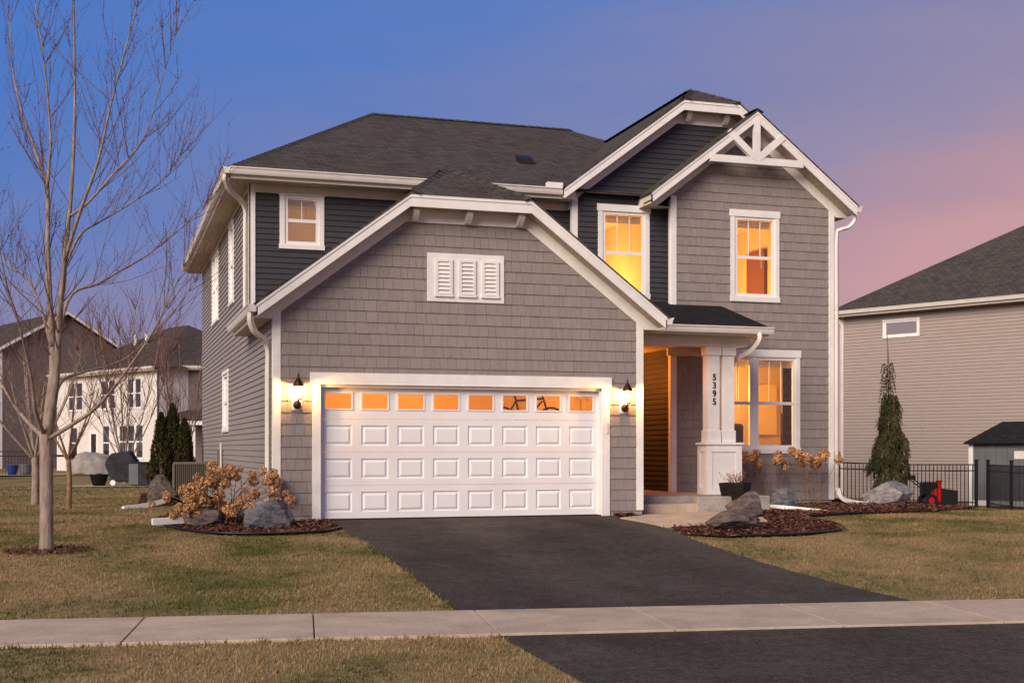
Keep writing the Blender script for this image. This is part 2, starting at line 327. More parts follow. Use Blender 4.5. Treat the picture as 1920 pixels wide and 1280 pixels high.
def gz(x,y):
    s=(y-yfar(x))*.989; z=-.42+.385*sm(0,8.8,s)*.5+.385*.5*min(1,max(0,s/8.8))
    z-=.09*sm(4,12,y)*(1-sm(8,12,x)); z-=.6*sm(11.8,20,x)*sm(-6,8,y); return z
# ------------------------------------------------ ground
def sheet(name,fn_pts,m,off,**p):   # rows of equal length of (x,y)
    rows=fn_pts; n=len(rows[0]); vs=[(x,y,gz(x,y)+off) for r in rows for x,y in r]
    me=bpy.data.meshes.new(name); me.from_pydata(vs,[],[(i*n+j,i*n+j+1,(i+1)*n+j+1,(i+1)*n+j) for i in range(len(rows)-1) for j in range(n-1)]); me.materials.append(M[m])
    me.polygons.foreach_set('use_smooth',[True]*len(me.polygons)); return link(bpy.data.objects.new(name,me),None,**p)
def lerp(a,b,t): return a+(b-a)*t
gx=[-500,-150,-60,-30]+[-20+i*.8 for i in range(60)]+[29,32,40,60,150,500]; gy=[-120,-60,-35,-25]+[-20+i*.7 for i in range(66)]+[27,30,36,50,80,150,600]
sheet('lawn',[[(x,y) for x in gx] for y in gy],'lawn',0,kind='structure')
DL=[(.2,.80),(-3.4,.86),(-6.2,.80),(-9.0,.62)]; DR=[(.2,5.7),(-1.9,5.68),(-4.06,5.36),(-5.84,5.23),(-7.3,5.19),(-9.3,5.22)]
def at_y(T,y):
    for (y0,x0),(y1,x1) in zip(T,T[1:]):
        if y1<=y<=y0: return lerp(x0,x1,(y-y0)/(y1-y0))
    return T[0][1] if y>T[0][0] else T[-1][1]
rows=[]
for i in range(40):
    t=i/39; r=[]
    for j in range(13):
        u=j/12; xl=at_y(DL,lerp(.1,-8.63,t)); xr=at_y(DR,lerp(.1,-9.2,t)); x=lerp(xl,xr,u)+(.012*math.sin(i*1.9+j) if j in (0,12) else 0); r.append((x,lerp(.1,yfar(x)+.0,t)))
    rows.append(r)
sheet('driveway',rows,'asph',.016,kind='structure')
rows=[[(lerp(.57-.09*i/3*1,9,j/12),lerp(yfar(lerp(.68,9,j/12))-1.56,-15,i/6)) for j in range(13)] for i in range(7)]
sheet('driveway_apron',rows,'asph',.012,kind='structure')
sheet('road',[[(x,y) for x in (-60,-20,0,20,60)] for y in (-14.2,-30)],'asph',.008,kind='structure')
ex,ey=Vector((.9893,-.1461)),Vector((.1461,.9893)); so0=Vector((.65,yfar(.65)))
side=empty('sidewalk'); side['kind']='structure'
for i in range(-9,14):
    t0=.155+i*1.5; a=[so0+ex*(t0+.006),so0+ex*(t0+1.494),so0+ex*(t0+1.494)-ey*1.53,so0+ex*(t0+.006)-ey*1.53]
    mb=MB().prism([(p.x,p.y,gz(p.x,p.y)-.08) for p in a[::-1]],(0,0,.108)); mb.build('slab','conc',side,bevel=.004)
mb=MB(); wk=[(5.55,-.75),(6.35,.42),(8.3,.42),(8.2,-.6),(7.6,-2.0),(6.2,-2.3),(5.66,-2.2)]
mb.prism([(x,y,gz(x,y)-.05) for x,y in wk],(0,0,.075)); mb.build('front_walk','conc',None,kind='structure')
def inpoly(x,y,P):
    c=False
    for i in range(len(P)):
        (x0,y0),(x1,y1)=P[i-1],P[i]
        if (y0>y)!=(y1>y) and x<(x1-x0)*(y-y0)/(y1-y0)+x0: c=not c
    return c
BL=[(-1.75,.9),(-1.7,-.1),(-1.42,-1.1),(-.9,-1.75),(-.1,-1.9),(.5,-1.75),(.84,-1.3),(.8,.3),(.02,.3),(.02,3.0),(-1.4,3.0)]
BR=[(5.72,-2.35),(5.45,-3.3),(6.0,-3.75),(7.2,-3.75),(8.1,-3.35),(8.5,-2.5),(8.7,-1.3),(10.2,-.75),(11.9,-.45),(13.6,.6),(14.6,3.0),(15.3,4.6),(14.2,5.6),(11.9,4.4),(11.75,2.9),(8.9,2.9),(8.9,.4),(8.3,.4),(8.2,-.6),(7.6,-2.0),(6.2,-2.3)]
BS=[(5.72,-.5),(5.73,.02),(6.3,.02),(6.32,.3),(5.6,-.66)]
BA=[(-1.9,6.9),(-.02,6.6),(-.02,14.5),(-1.6,15.8)]
def bed(name,P,seed,nch):
    mb=MB(); Q=[tuple(p) for p in P]; cx=sum(p[0] for p in Q)/len(Q)
    bm=bmesh.new(); vs=[bm.verts.new((x,y,gz(x,y)+.03)) for x,y in Q]; bm.faces.new(vs); bmesh.ops.triangulate(bm,faces=bm.faces[:])
    me=bpy.data.meshes.new(name); bm.to_mesh(me); bm.free(); me.materials.append(M['mulch']); o=link(bpy.data.objects.new(name,me),None,kind='structure')
    rnd=random.Random(seed); xs=[p[0] for p in Q]; ys=[p[1] for p in Q]; n=0; ch=MB()
    while n<nch:
        x,y=rnd.uniform(min(xs),max(xs)),rnd.uniform(min(ys),max(ys))
        if not inpoly(x,y,Q): continue
        n+=1; a=rnd.random()*6.3; l,w=rnd.uniform(.02,.05),rnd.uniform(.006,.013); d=Vector((math.cos(a),math.sin(a),rnd.uniform(-.5,.5)))*l; e=Vector((-math.sin(a),math.cos(a),rnd.uniform(-.6,.6)))*w; c=Vector((x,y,gz(x,y)+.035+rnd.random()*.025))
        ch.add([c-d-e,c+d-e,c+d+e,c-d+e],[(0,1,2,3)])
    ch.build('mulch_chips','chip',o,kind='stuff')
bed('mulch_bed_left',BL,1,3500); bed('mulch_bed_right',BR,2,9000); bed('mulch_strip',BS,3,400); bed('mulch_bed_back',BA,4,1200)
def edging(P,label):
    mb=MB(); mb.tube(catmull([(x,y,gz(x,y)+.045) for x,y in P],5),.014,6); o=mb.build('garden_edging','black',None,True); o['label']=label; o['category']='garden edging'
edging(BL[0:7],'black plastic edging around the mulch bed by the hydrangea'); edging(BR[2:8],'black plastic edging round the mulch bed right of the driveway')
# grass blades
def grass():
    rng=np.random.default_rng(3); V=[];Fc=[];n=0
    house=[(-.02,-.02),(6.3,-.02),(6.3,.4),(8.9,.4),(8.9,2.8),(11.8,2.8),(11.8,16),(-.02,16)]
    zones=[(-11,.9,-10,1,520,1),(-11,.8,-14,-9.9,800,.9),(5,16,-9.6,1,360,1),(-14,0,1,14,70,1.3),(11,22,0,12,70,1.3),(-14,0,14,24,40,1.8)]
    vs=[];
    for (x0,x1,y0,y1,den,sc_) in zones:
        k=int((x1-x0)*(y1-y0)*den); X=rng.uniform(x0,x1,k); Y=rng.uniform(y0,y1,k)
        for x,y in zip(X,Y):
            s=(y-yfar(x))*.989
            if -1.53<s<0.0: continue
            if s>=0 and at_y(DL,y)-.0<x<at_y(DR,y)+.0 and y<.2: continue
            if s<=-1.53 and x>.57-.05*(-10.2-y): continue
            if inpoly(x,y,house) or inpoly(x,y,BL) or inpoly(x,y,BR) or inpoly(x,y,BS) or inpoly(x,y,wk) or inpoly(x,y,BA): continue
            ed=min(abs(s),abs(s+1.53),abs(x-at_y(DL,y)) if y<.2 else 9,abs(x-at_y(DR,y)) if y<.2 else 9); vs.append((x,y,gz(x,y),sc_*(1.7 if ed<.07 and rng.random()<.6 else 1)))
    A=np.array(vs); k=len(A); nb=4
    base=np.repeat(A,nb,0); base[:,:2]+=rng.normal(0,.022,(k*nb,2)); an=rng.uniform(0,6.283,k*nb); h=rng.uniform(.012,.038,k*nb)*base[:,3]; w=rng.uniform(.002,.0042,k*nb)*base[:,3]; ln=rng.uniform(.2,1.3,k*nb)*h
    dx,dy=np.cos(an),np.sin(an); P=np.empty((k*nb,3,3))
    P[:,0]=np.stack([base[:,0]-dy*w,base[:,1]+dx*w,base[:,2]],1); P[:,1]=np.stack([base[:,0]+dy*w,base[:,1]-dx*w,base[:,2]],1); P[:,2]=np.stack([base[:,0]+dx*ln,base[:,1]+dy*ln,base[:,2]+h],1)
    me=bpy.data.meshes.new('grass'); N=k*nb; me.vertices.add(N*3); me.vertices.foreach_set('co',P.ravel()); me.loops.add(N*3); me.loops.foreach_set('vertex_index',np.arange(N*3,dtype=np.int32)); me.polygons.add(N); me.polygons.foreach_set('loop_start',np.arange(0,N*3,3,dtype=np.int32)); me.update(); me.validate()
    m=mat('grass_blades',(.075,.088,.026),(.29,.205,.105),.8,.9,rand=.5,detail=8,ramp=(.41,.55),spec=0.0); me.materials.append(m)
    o=link(bpy.data.objects.new('grass',me),None,kind='stuff'); o['label']='short dormant tan and green lawn grass'; o['category']='grass'
grass()
# ------------------------------------------------ the grey house
H=empty('suburban_house',(0,0,0),0,'two storey grey house with charcoal upper siding, white trim and two car garage','house')
def part(mb,name,m,parent=None,**k): return mb.build(name,m,parent or H,**k)
# garage front
GO=[(0,.06),(6.27,.06),(6.27,3.27),(4.09,4.92),(2.15,4.92),(0,3.27)]; GH=[(.72,5.53,-.1,2.16),(2.47,3.78,3.52,4.31)]
gw=core('garage_wall','found',H,front(0),GO,GH[:1]); shakes(gw,front(0),GO,[(.60,5.67,-.1,2.32),GH[1]],seed=5)
for q in ((.0,.6,-.004,.3,-.3,.055),(5.66,6.27,-.004,.3,-.3,.055),(.02,.14,.3,15.5,-.4,.06),(8.2,11.78,2.87,3.1,-.5,.06)): box('foundation','found',H,*q)
F0=front(0)
mb=MB(); fbox(mb,F0,-.022,.105,.065,3.35,0,.026); mb.box(-.024,.001,-.02,.09,.065,3.3); part(mb,'corner_board','white',bevel=.004)
mb=MB(); fbox(mb,F0,6.16,6.29,.065,3.33,0,.026); part(mb,'corner_board','white',bevel=.004)
# main walls
LO=[(3.4,3.0),(15.6,3.0),(15.6,6.05),(3.4,6.05)]
LW=[(6.53,7.4,4.19,5.79),(10.3,11.95,4.19,5.79),(7.75,8.95,1.55,2.75)]
LH=[(a,b,c,d) for a,b,c,d in LW]
LL=[(0,.06),(15.6,.06),(15.6,3.2),(0,3.2)]
lw=core('side_wall','lap',H,left(0),[(0,.06),(15.6,.06),(15.6,6.05),(3.4,6.05),(3.4,3.3),(0,3.3)][:0] or [(0,.06),(15.6,.06),(15.6,3.3),(0,3.3)],LH[2:])
core('side_wall','lap',H,left(0),[(3.4,3.3),(15.6,3.3),(15.6,6.05),(3.4,6.05)],LH[:2])
n0=.06; nl=int((3.3-.06)/.1032)
lap(lw,'lap',left(0),[(.09,.06),(15.6,.06),(15.6,.06+nl*.1032),(.09,.06+nl*.1032)],LH)
lap(lw,'lap',left(0),[(3.4,.06+nl*.1032),(15.6,.06+nl*.1032),(15.6,6.0),(3.4,6.0)],LH)
for i,(a,b,c,d) in enumerate(LW):
    window(H,left(0),a,b,c,d,cas=.07,head=.08,sill=.07,units=1 if i!=1 else 2,munt=1,blind=0,glass='mirror')
    room(H,left(0),a-.1,b+.1,c-.2,d+.2,1.5,'darkroom')
FM=front(3.4)
MO=[(0,3.2),(6.3,3.2),(6.3,6.05),(0,6.05)]; MW=(.62,1.25,4.88,5.78)
mw=core('upper_wall','dark',H,FM,MO,[MW]); lap(mw,'dark',FM,[(0,3.3),(6.3,3.3),(6.3,5.82),(0,5.82)],[MW])
window(H,FM,*MW,cas=.095,head=.03,sill=.09,munt=1,blind=.1); room(H,FM,.3,2.2,4.2,6.0,2.5,'room',20,(1,.62,.42),(1.6,5.3,-1.2))  # dim lamp added to lift this otherwise unlit room
mb=MB(); fbox(mb,FM,-.03,.085,3.3,6.02,0,.03); mb.box(-.03,0,3.37,3.48,3.3,6.02); part(mb,'corner_board','white',bevel=.004)
mb=MB(); fbox(mb,FM,.085,6.28,5.80,6.02,0,.027); part(mb,'frieze_board','cream')
# dark gable wall
FG=front(3.13); GGO=[(6.17,3.2),(11.85,3.2),(11.85,5.98),(9.52,7.78),(8.48,7.78),(6.17,6.02)]; GW=(6.79,7.69,4.19,5.79)
gg=core('gable_wall','dark',H,FG,GGO,[GW,(8.16,11.9,3.1,6.0)]); lap(gg,'dark',FG,[(6.17,3.4),(10.0,3.4),(10.0,7.42),(9.52,7.78),(8.48,7.78),(6.17,6.02)],[GW,(8.16,12,3.1,6.1)])
window(H,FG,*GW,label='lit upstairs window in the charcoal gable'); room(H,FG,6.4,8.1,3.6,6.0,3,'room',170,(1,.44,.09),lp=(7.25,4.1,-2.2),size=.5)
mb=MB(); fbox(mb,FG,6.14,6.265,3.4,6.05,0,.028); mb.box(6.14,6.17,3.1,3.2,3.4,6.0); part(mb,'corner_board','white',bevel=.004)
mb=MB(); mb.box(6.172,6.3,3.15,3.4,3.2,5.8); part(mb,'gable_return_wall','dark'); lapw=H.children[-1]
core('gable_return_wall','dark',H,left(6.17),[(3.2,3.3),(3.4,3.3),(3.4,5.8),(3.2,5.8)],[]); 
mb=MB(); mb.box(6.13,6.17,3.16,3.4,5.8,6.03); part(mb,'frieze_board','cream')
# bay
FB=front(2.86); BO=[(8.15,.06),(11.8,.06),(11.8,6.06),(9.84,7.56),(8.15,6.22)]
BW=[(9.54,10.44,4.19,5.79),(9.03,10.92,1.13,2.97)]
bw=core('bay_wall','found',H,FB,BO,BW); shakes(bw,FB,[(8.24,.07),(11.7,.07),(11.7,6.1),(9.84,7.52),(8.24,6.24)],[(BW[0][0]-.1,BW[0][1]+.1,4.1,5.9),(8.93,11.02,1.03,3.1)],seed=9)
window(H,FB,*BW[0],label='lit upstairs window in the shingled bay'); room(H,FB,9.0,11.3,3.6,6.0,3.2,'room',170,(1,.44,.09),lp=(9.6,4.2,-2.2),size=.5)
window(H,FB,*BW[1],units=2,head=.15,label='large lit twin window beside the porch column'); lr=room(H,FB,8.3,11.6,.3,3.1,1.55,'room',120,(1,.43,.08),(9.3,2.3,-.9))
box('wall_picture','canvas',H,10.82,11.34,4.36,4.40,1.42,2.5); box('dark_curtain','curtain',H,10.86,11.12,3.25,3.35,.9,2.8)
AR=empty('armchair',(10.15,3.75,.3),R(20),'dark armchair just inside the twin window beside the porch column','armchair'); box('seat','curtain',AR,-.35,.35,-.3,.3,.1,.75,bevel=.05); box('backrest','curtain',AR,-.35,.35,.2,.35,.75,1.35,bevel=.05); box('added_wood_panel','wood',H,11.22,11.29,4.7,5.5,3.62,5.5)  # last box: made-up wood panel to darken part of the lit upstairs pane
for u,v in ((8.13,8.25),(11.69,11.82)):
    mb=MB(); fbox(mb,FB,u,v,.07,6.12,0,.028)
    if u<9: mb.box(8.122,8.15,2.84,2.95,.27,6.05)
    part(mb,'corner_board','white',bevel=.004)
bl=core('bay_side_wall','dark',H,left(8.15),[(2.9,.2),(6.5,.2),(6.5,6.1),(2.9,6.1)],[]); lap(bl,'dark',left(8.15),[(2.94,.27),(6.5,.27),(6.5,3.05),(2.94,3.05)],[]); lap(bl,'dark',left(8.15),[(2.94,3.9),(3.14,3.9),(3.14,6.0),(2.94,6.0)],[])
box('right_wall','lap',H,11.66,11.8,2.9,15.6,-.3,6.05); box('back_wall','lap',H,.05,11.75,15.45,15.6,-.3,6.05)
box('garage_side_wall','dark',H,6.13,6.27,.02,6.5,-.1,3.4); box('entry_back_wall','lap',H,6.27,8.15,6.4,6.55,.2,3.2)
mb=MB().box(6.75,7.65,6.34,6.4,.27,2.35); fd=part(mb,'front_door','wood'); box('door_handle','black',fd,7.5,7.54,6.28,6.34,1.2,1.4)
# stoop
mb=MB(); mb.box(6.3,8.98,.74,6.4,-.2,.266); mb.box(7.55,8.98,.42,.74,-.2,.265); st=part(mb,'stoop','found',bevel=.01)
box('step','conc',st,6.3,7.55,.42,.738,-.2,.14,bevel=.008)
# porch column
ped=box('column_pedestal','white',H,8.14,8.83,1.27,1.62,.27,1.19); mb=MB(); mb.box(8.09,8.88,1.22,1.67,1.19,1.235); mb.build('pedestal_cap','white',ped,bevel=.006)
mb=MB()
for a,b,c,d in ((8.12,8.24,.268,1.19),(8.73,8.85,.268,1.19),(8.24,8.73,.268,.40),(8.24,8.73,1.06,1.19)): mb.box(a,b,1.25,1.27,c,d)
for a,b,c,d in ((1.27,1.35,.268,1.19),(1.54,1.64,.268,1.19),(1.35,1.54,.268,.40),(1.35,1.54,1.06,1.19)): mb.box(8.12,8.14,a,b,c,d)
mb.build('pedestal_panel_frame','white',ped)
for a,b in ((8.19,8.425),(8.495,8.73)):
    c=box('porch_column','white',H,a,b,1.32,1.56,1.235,3.03,bevel=.005); box('column_base','white',c,a-.02,b+.02,1.3,1.58,1.236,1.46,bevel=.005); box('column_capital','white',c,a-.025,b+.025,1.295,1.585,2.86,3.028,bevel=.005)
for i,ch in enumerate('5395'):
    cu=bpy.data.curves.new('house_number','FONT'); cu.body=ch; cu.size=.165; cu.extrude=.006; cu.align_x='CENTER'; cu.offset=.002; o=bpy.data.objects.new('house_number',cu); o.rotation_euler=(R(90),0,0); o.location=(8.31,1.312,2.40-i*.152); cu.materials.append(M['number']); COL.objects.link(o); bpy.context.view_layer.update(); me=bpy.data.meshes.new_from_object(o); n_=bpy.data.objects.new('house_number',me); n_.rotation_euler=o.rotation_euler; n_.location=o.location; bpy.data.objects.remove(o); link(n_,H)
# porch roof
roofplane('porch_roof','roofdark',H,[(6.2,.86,3.36),(9.24,.86,3.36),(9.24,2.9,3.99),(6.2,2.9,3.99)],.05)
roofplane('porch_roof','roofdark',H,[(6.2,2.8,3.955),(8.16,2.8,3.955),(8.16,3.2,4.08),(6.2,3.2,4.08)],.05)
mb=MB(); mb.box(6.28,9.0,1.28,1.5,3.03,3.22); part(mb,'porch_beam','white'); mb=MB(); mb.box(8.72,8.94,1.5,2.85,3.03,3.22); part(mb,'porch_beam','white')
mb=MB(); mb.box(6.28,8.72,1.5,6.4,3.1,3.14); part(mb,'porch_ceiling','soffit'); mb=MB(); mb.box(6.28,9.2,.9,1.28,3.2,3.23); mb.box(8.94,9.2,1.28,2.84,3.2,3.23); part(mb,'porch_soffit','soffit')
mb=MB(); mb.prism([(9.2,.9,3.22),(9.2,2.85,3.22),(9.2,2.85,3.93),(9.2,.9,3.33)],(-.03,0,0)); part(mb,'porch_gable_end','white')
mb=MB(); mb.box(8.03,8.72,2.76,2.83,2.95,3.1); part(mb,'frieze_board','cream'); gutter('gutter',H,(6.3,.88,3.36),(9.26,.88,3.36),(0,-1,0))
box('fascia_board','gutter',H,6.3,9.2,.882,.9,3.2,3.34)
d=spout('downspout',H,[(8.98,.80,3.26),(8.98,.82,3.12),(8.95,1.1,2.95),(8.88,1.5,2.82),(8.84,1.66,2.6),(8.84,1.68,1.5),(8.9,1.7,1.2),(8.93,1.7,.5),(8.94,1.7,.12)]); spout('downspout_extension',d,[(8.94,1.7,.14),(9.05,1.5,.05),(9.4,.7,.02),(9.9,-.05,-.04)],.045,'white')
# garage roof: rake, clipped gable
S=.755; ze=3.35; xe=-.31; xr=3.134; zr=ze+S*(xr-xe); xE=2*xr-xe; zc=5.18; xc=xe+(zc-ze)/S; yo=-.36
def gline(x): return ze+S*(x-xe)
roofplane('garage_roof','roof',H,[(xe-.03,yo-.02,ze+.01),(xc,yo-.02,zc+.03),(xr,1.25,zr+.03),(xr,6,zr+.03),(xe-.03,3.42,ze+.01)])
roofplane('garage_roof','roof',H,[(xE+.03,yo-.02,ze+.01),(2*xr-xc,yo-.02,zc+.03),(xr,1.25,zr+.03),(xr,6,zr+.03),(xE+.03,3.2,ze+.01)])
roofplane('garage_roof','roof',H,[(xc,yo-.02,zc+.03),(2*xr-xc,yo-.02,zc+.03),(xr,1.25,zr+.03)])
for x in (xc,2*xr-xc): caps('hip_cap',H,(x,yo,zc+.03),(xr,1.25,zr+.03))
caps('ridge_cap',H,(xr,1.25,zr+.03),(xr,4.6,zr+.03))
def rake(pts,Y0,Yw,h=.2,fr=.19,parent=H,tops=True):
    # pts: roof line left to right in the XZ plane; fascia at Y0, wall at Yw
    for (x0,z0),(x1,z1) in zip(pts,pts[1:]):
        mb=MB(); board(mb,(x0,Y0,z0),(x1,Y0,z1),h,.03,(0,1,0)); board(mb,(x0,Y0-.012,z0),(x1,Y0-.012,z1),.055,.012,(0,1,0)); mb.build('rake_fascia','white',parent)
        n=max(2,int(math.hypot(x1-x0,z1-z0)/.13)); sf=MB()
        for i in range(n):
            a,b=i/n,(i+.93)/n; xa,xb=lerp(x0,x1,a),lerp(x0,x1,b); za,zb=lerp(z0,z1,a)-h+.03,lerp(z0,z1,b)-h+.03
            sf.prism([(xa,Y0+.03,za),(xb,Y0+.03,zb),(xb,Yw,zb),(xa,Yw,za)],(0,0,.012))
        sf.prism([(x0,Y0+.03,z0-h+.045),(x1,Y0+.03,z1-h+.045),(x1,Yw,z1-h+.045),(x0,Yw,z0-h+.045)],(0,0,.02)); sf.build('soffit','soffit',parent)
        zl=min(p[1] for p in pts)-h+.012; q=clip([(x0,z0-h-fr),(x1,z1-h-fr),(x1,z1-h+.03),(x0,z0-h+.03)],[(-50,zl),(50,zl),(50,99),(-50,99)])
        if len(q)>2: MB().prism([(x,Yw-.032,z) for x,z in q],(0,.032,0)).build('frieze_board','white',parent)
rake([(xe,ze),(xc,zc),(2*xr-xc,zc),(xE,ze)],yo,0)
for x in (2.24,3.13,4.02):
    mb=MB().prism([(x-.05,-.03,4.97),(x-.05,-.26,4.97),(x-.05,-.26,4.92),(x-.05,-.2,4.86),(x-.05,-.12,4.8),(x-.05,-.03,4.79)],(.1,0,0)); mb.build('bracket','white',H)
# eave returns of the garage
def eave(x0,y0,y1,z,sgn,name='gutter'):
    gutter(name,H,(x0,y0,z),(x0,y1,z),(sgn,0,0))
    mb=MB(); mb.box(min(x0,x0-sgn*.02),max(x0,x0-sgn*.02),y0,y1,z-.19,z-.005); mb.build('fascia_board','gutter',H)
    mb=MB(); xa=x0-sgn*.02; xb=x0-sgn*(.32 if abs(x0)<1 or x0>6 else .4); mb.box(min(xa,xb),max(xa,xb),0,y1,z-.19,z-.175); mb.build('soffit','soffit',H)
eave(xe,yo,3.42,ze,-1); eave(xE,yo,.9,ze,1)
d=spout('downspout',H,[(-.38,-.22,3.22),(-.38,-.2,3.08),(-.3,-.1,2.93),(-.14,.1,2.84),(-.06,.2,2.68),(-.06,.22,2.3),(-.06,.22,1.2),(-.06,.22,.3)]); spout('downspout_extension',d,[(-.06,.22,.32),(-.1,.15,.17),(-.4,-.05,.1),(-1.0,-.2,.06),(-1.85,-.42,.03)],.05,'white')
# gable vent
v=MB(); fbox(v,F0,2.47,3.78,3.52,4.31,0,.03); V=part(v,'gable_vent','white',bevel=.004)
for k in range(3):
    a=2.60+k*.395; q=MB(); fbox(q,F0,a,a+.05,3.62,4.21,.03,.055); fbox(q,F0,a+.24,a+.29,3.62,4.21,.03,.055); fbox(q,F0,a-.012,a+.302,3.6,3.64,.03,.06); fbox(q,F0,a+.05,a+.24,4.17,4.21,.03,.055)
    q.build('louver_frame','white',V)
    for j in range(8): z=3.645+j*.066; q=MB(); slab(q,F0,[(a+.05,z),(a+.24,z),(a+.24,z+.055),(a+.05,z+.055)],lambda zz,z=z:.058-.024*(zz-z)/.055,.03); q.build('louver','white',V)
# garage door
mb=MB()
for a,b in ((.60,.735),(5.515,5.665)): fbox(mb,F0,a,b,-.02,2.16,0,.035)
fbox(mb,F0,.565,5.70,2.16,2.33,0,.045); fbox(mb,F0,.58,5.68,2.14,2.165,0,.05); part(mb,'garage_door_casing','white',bevel=.004)
mb=MB(); mb.box(.72,.74,0,.13,0,2.16); mb.box(5.49,5.53,0,.13,0,2.16); mb.box(.72,5.53,0,.13,2.1,2.16); part(mb,'door_jamb','white')
FD=front(.1); GD=empty('garage_door',parent=H); x0,x1=.74,5.49; pw=(x1-x0)/8
for r in range(4):
    z0=r*.533+.003; z1=z0+.527; s=MB(); hs=[]
    for k in range(8): hs.append((x0+k*pw+.075,x0+(k+1)*pw-.075,z0+.10,z1-.10) if r<3 else (x0+k*pw+.065,x0+(k+1)*pw-.065,z0+.14,z1-.10))
    us=sorted({x0,x1}|{h[i] for h in hs for i in (0,1)})
    for a,b in zip(us,us[1:]):
        for p in pieces((a,b,z0,z1),[(x0,z0),(x1,z0),(x1,z1),(x0,z1)],hs): slab(s,FD,p,lambda z:0,-.04)
    s.build('door_section','door',GD)
    for h in hs:
        a,b,c,d=h
        if r<3:
            P=lambda i,o:[FD(a+i,c+i,o),FD(b-i,c+i,o),FD(b-i,d-i,o),FD(a+i,d-i,o)]
            vs=P(0,0)+P(.018,-.018)+P(.03,-.018)+P(.06,.0); fs=[(i+4*k,(i+1)%4+4*k,(i+1)%4+4*k+4,i+4*k+4) for k in range(3) for i in range(4)]+[(12,13,14,15)]
            MB().add(vs,fs).build('raised_panel','door',GD)
        else:
            q=MB()
            for e in ((a,a+.022,c,d),(b-.022,b,c,d),(a+.022,b-.022,c,c+.022),(a+.022,b-.022,d-.022,d)): fbox(q,FD,*e,-.04,.012)
            q.build('window_frame','frame',GD); MB().add([FD(a+.02,c+.02,-.015),FD(b-.02,c+.02,-.015),FD(b-.02,d-.02,-.015),FD(a+.02,d-.02,-.015)],[(0,1,2,3)]).build('pane','pane',GD)
mb=MB().box(.74,5.49,.09,.14,-.02,.004); mb.build('bottom_seal','black',GD)
room(H,front(0),.1,6.1,0,3.1,6.2,'room',300,(1,.36,.05),(3.0,2.75,-3.4),'garage_interior')
box('keypad','cream',H,5.595,5.63,-.055,-.036,1.38,1.56)
# main hip roof
ex0,ex1,ey0,ey1=-.42,12.22,2.95,16.05; zz=6.13; yr=9.5; zp=9.03; rx0,rx1=3.5,8.4
A_,B_,C_,D_=(ex0,ey0,zz),(ex1,ey0,zz),(ex1,ey1,zz),(ex0,ey1,zz); R0,R1=(rx0,yr,zp),(rx1,yr,zp)
for q in ([A_,B_,R1,R0],[B_,C_,R1],[C_,D_,R0,R1],[D_,A_,R0]): roofplane('main_roof','roof',H,q)
for a,b in ((A_,R0),(D_,R0),(C_,R1),(R0,R1)): caps('hip_cap',H,a,b)
gutter('gutter',H,(ex0-.0,ey0,zz),(5.86,ey0,zz),(0,-1,0)); gutter('gutter',H,(ex0,ey0-.1,zz),(ex0,ey1,zz),(-1,0,0))
mb=MB(); mb.box(ex0,6.16,ey0,ey0+.02,5.94,6.1); mb.box(ex0,ex0+.02,ey0,ey1,5.94,6.1); part(mb,'fascia_board','gutter')
mb=MB()
n=46
for i in range(n): a=ex0+.02+i*(6.58/n); mb.box(a,a+6.58/n*.94,ey0+.02,3.4,5.955,5.967)
mb.box(ex0+.02,6.17,ey0+.02,3.4,5.972,5.985); part(mb,'soffit','soffit')
mb=MB()
for i in range(90): a=3.4+i*.14; mb.box(ex0+.02,0,a,a+.132,5.955,5.967)
mb.box(ex0+.02,0,3.4,ey1,5.972,5.985); part(mb,'soffit','soffit')
mb=MB().box(-.022,.0,3.5,15.6,5.87,5.955); part(mb,'frieze_board','cream')
spout('downspout',H,[(-.48,2.98,6.02),(-.48,3.02,5.9),(-.38,3.2,5.76),(-.17,3.5,5.66),(-.06,3.62,5.5),(-.06,3.64,5.2),(-.06,3.64,4.2),(-.06,3.64,3.42)])
# roof of the charcoal gable
yo2=2.78; gl=5.87; gr=12.13; gx=9.0; s2=.755; zt=8.02; xcl=gl+(zt-6.12)/s2; zg=6.12+s2*(gx-gl)
for sg in (0,1):
    f=(lambda x:x) if sg==0 else (lambda x:2*gx-x)
    roofplane('gable_roof','roof',H,[(f(gl-.03),yo2-.02,6.13),(f(xcl),yo2-.02,zt+.03),(gx,3.75,zg+.03),(gx,9.3,zg+.03),(f(gl-.03),3.0,6.13)])
    caps('hip_cap',H,(f(xcl),yo2,zt+.03),(gx,3.75,zg+.03))
roofplane('gable_roof','roof',H,[(xcl,yo2-.02,zt+.03),(2*gx-xcl,yo2-.02,zt+.03),(gx,3.75,zg+.03)])
caps('ridge_cap',H,(gx,3.75,zg+.03),(gx,8.6,zg+.03))
rake([(gl,6.12),(xcl,zt),(2*gx-xcl,zt),(gr,6.12)],yo2,3.13)
for x in (8.58,9.42):
    mb=MB().prism([(x-.05,3.1,7.83),(x-.05,2.9,7.83),(x-.05,2.9,7.78),(x-.05,2.95,7.72),(x-.05,3.02,7.66),(x-.05,3.1,7.65)],(.1,0,0)); mb.build('bracket','white',H)
mb=MB(); mb.prism([(5.86,2.93,6.14),(7.9,5.8,7.66),(7.98,5.72,7.66),(5.98,2.85,6.14)],(0,0,.02)); part(mb,'valley_flashing','valley')
box('gutter_end_cap','white',H,5.55,5.86,2.84,2.97,6.12,6.23)
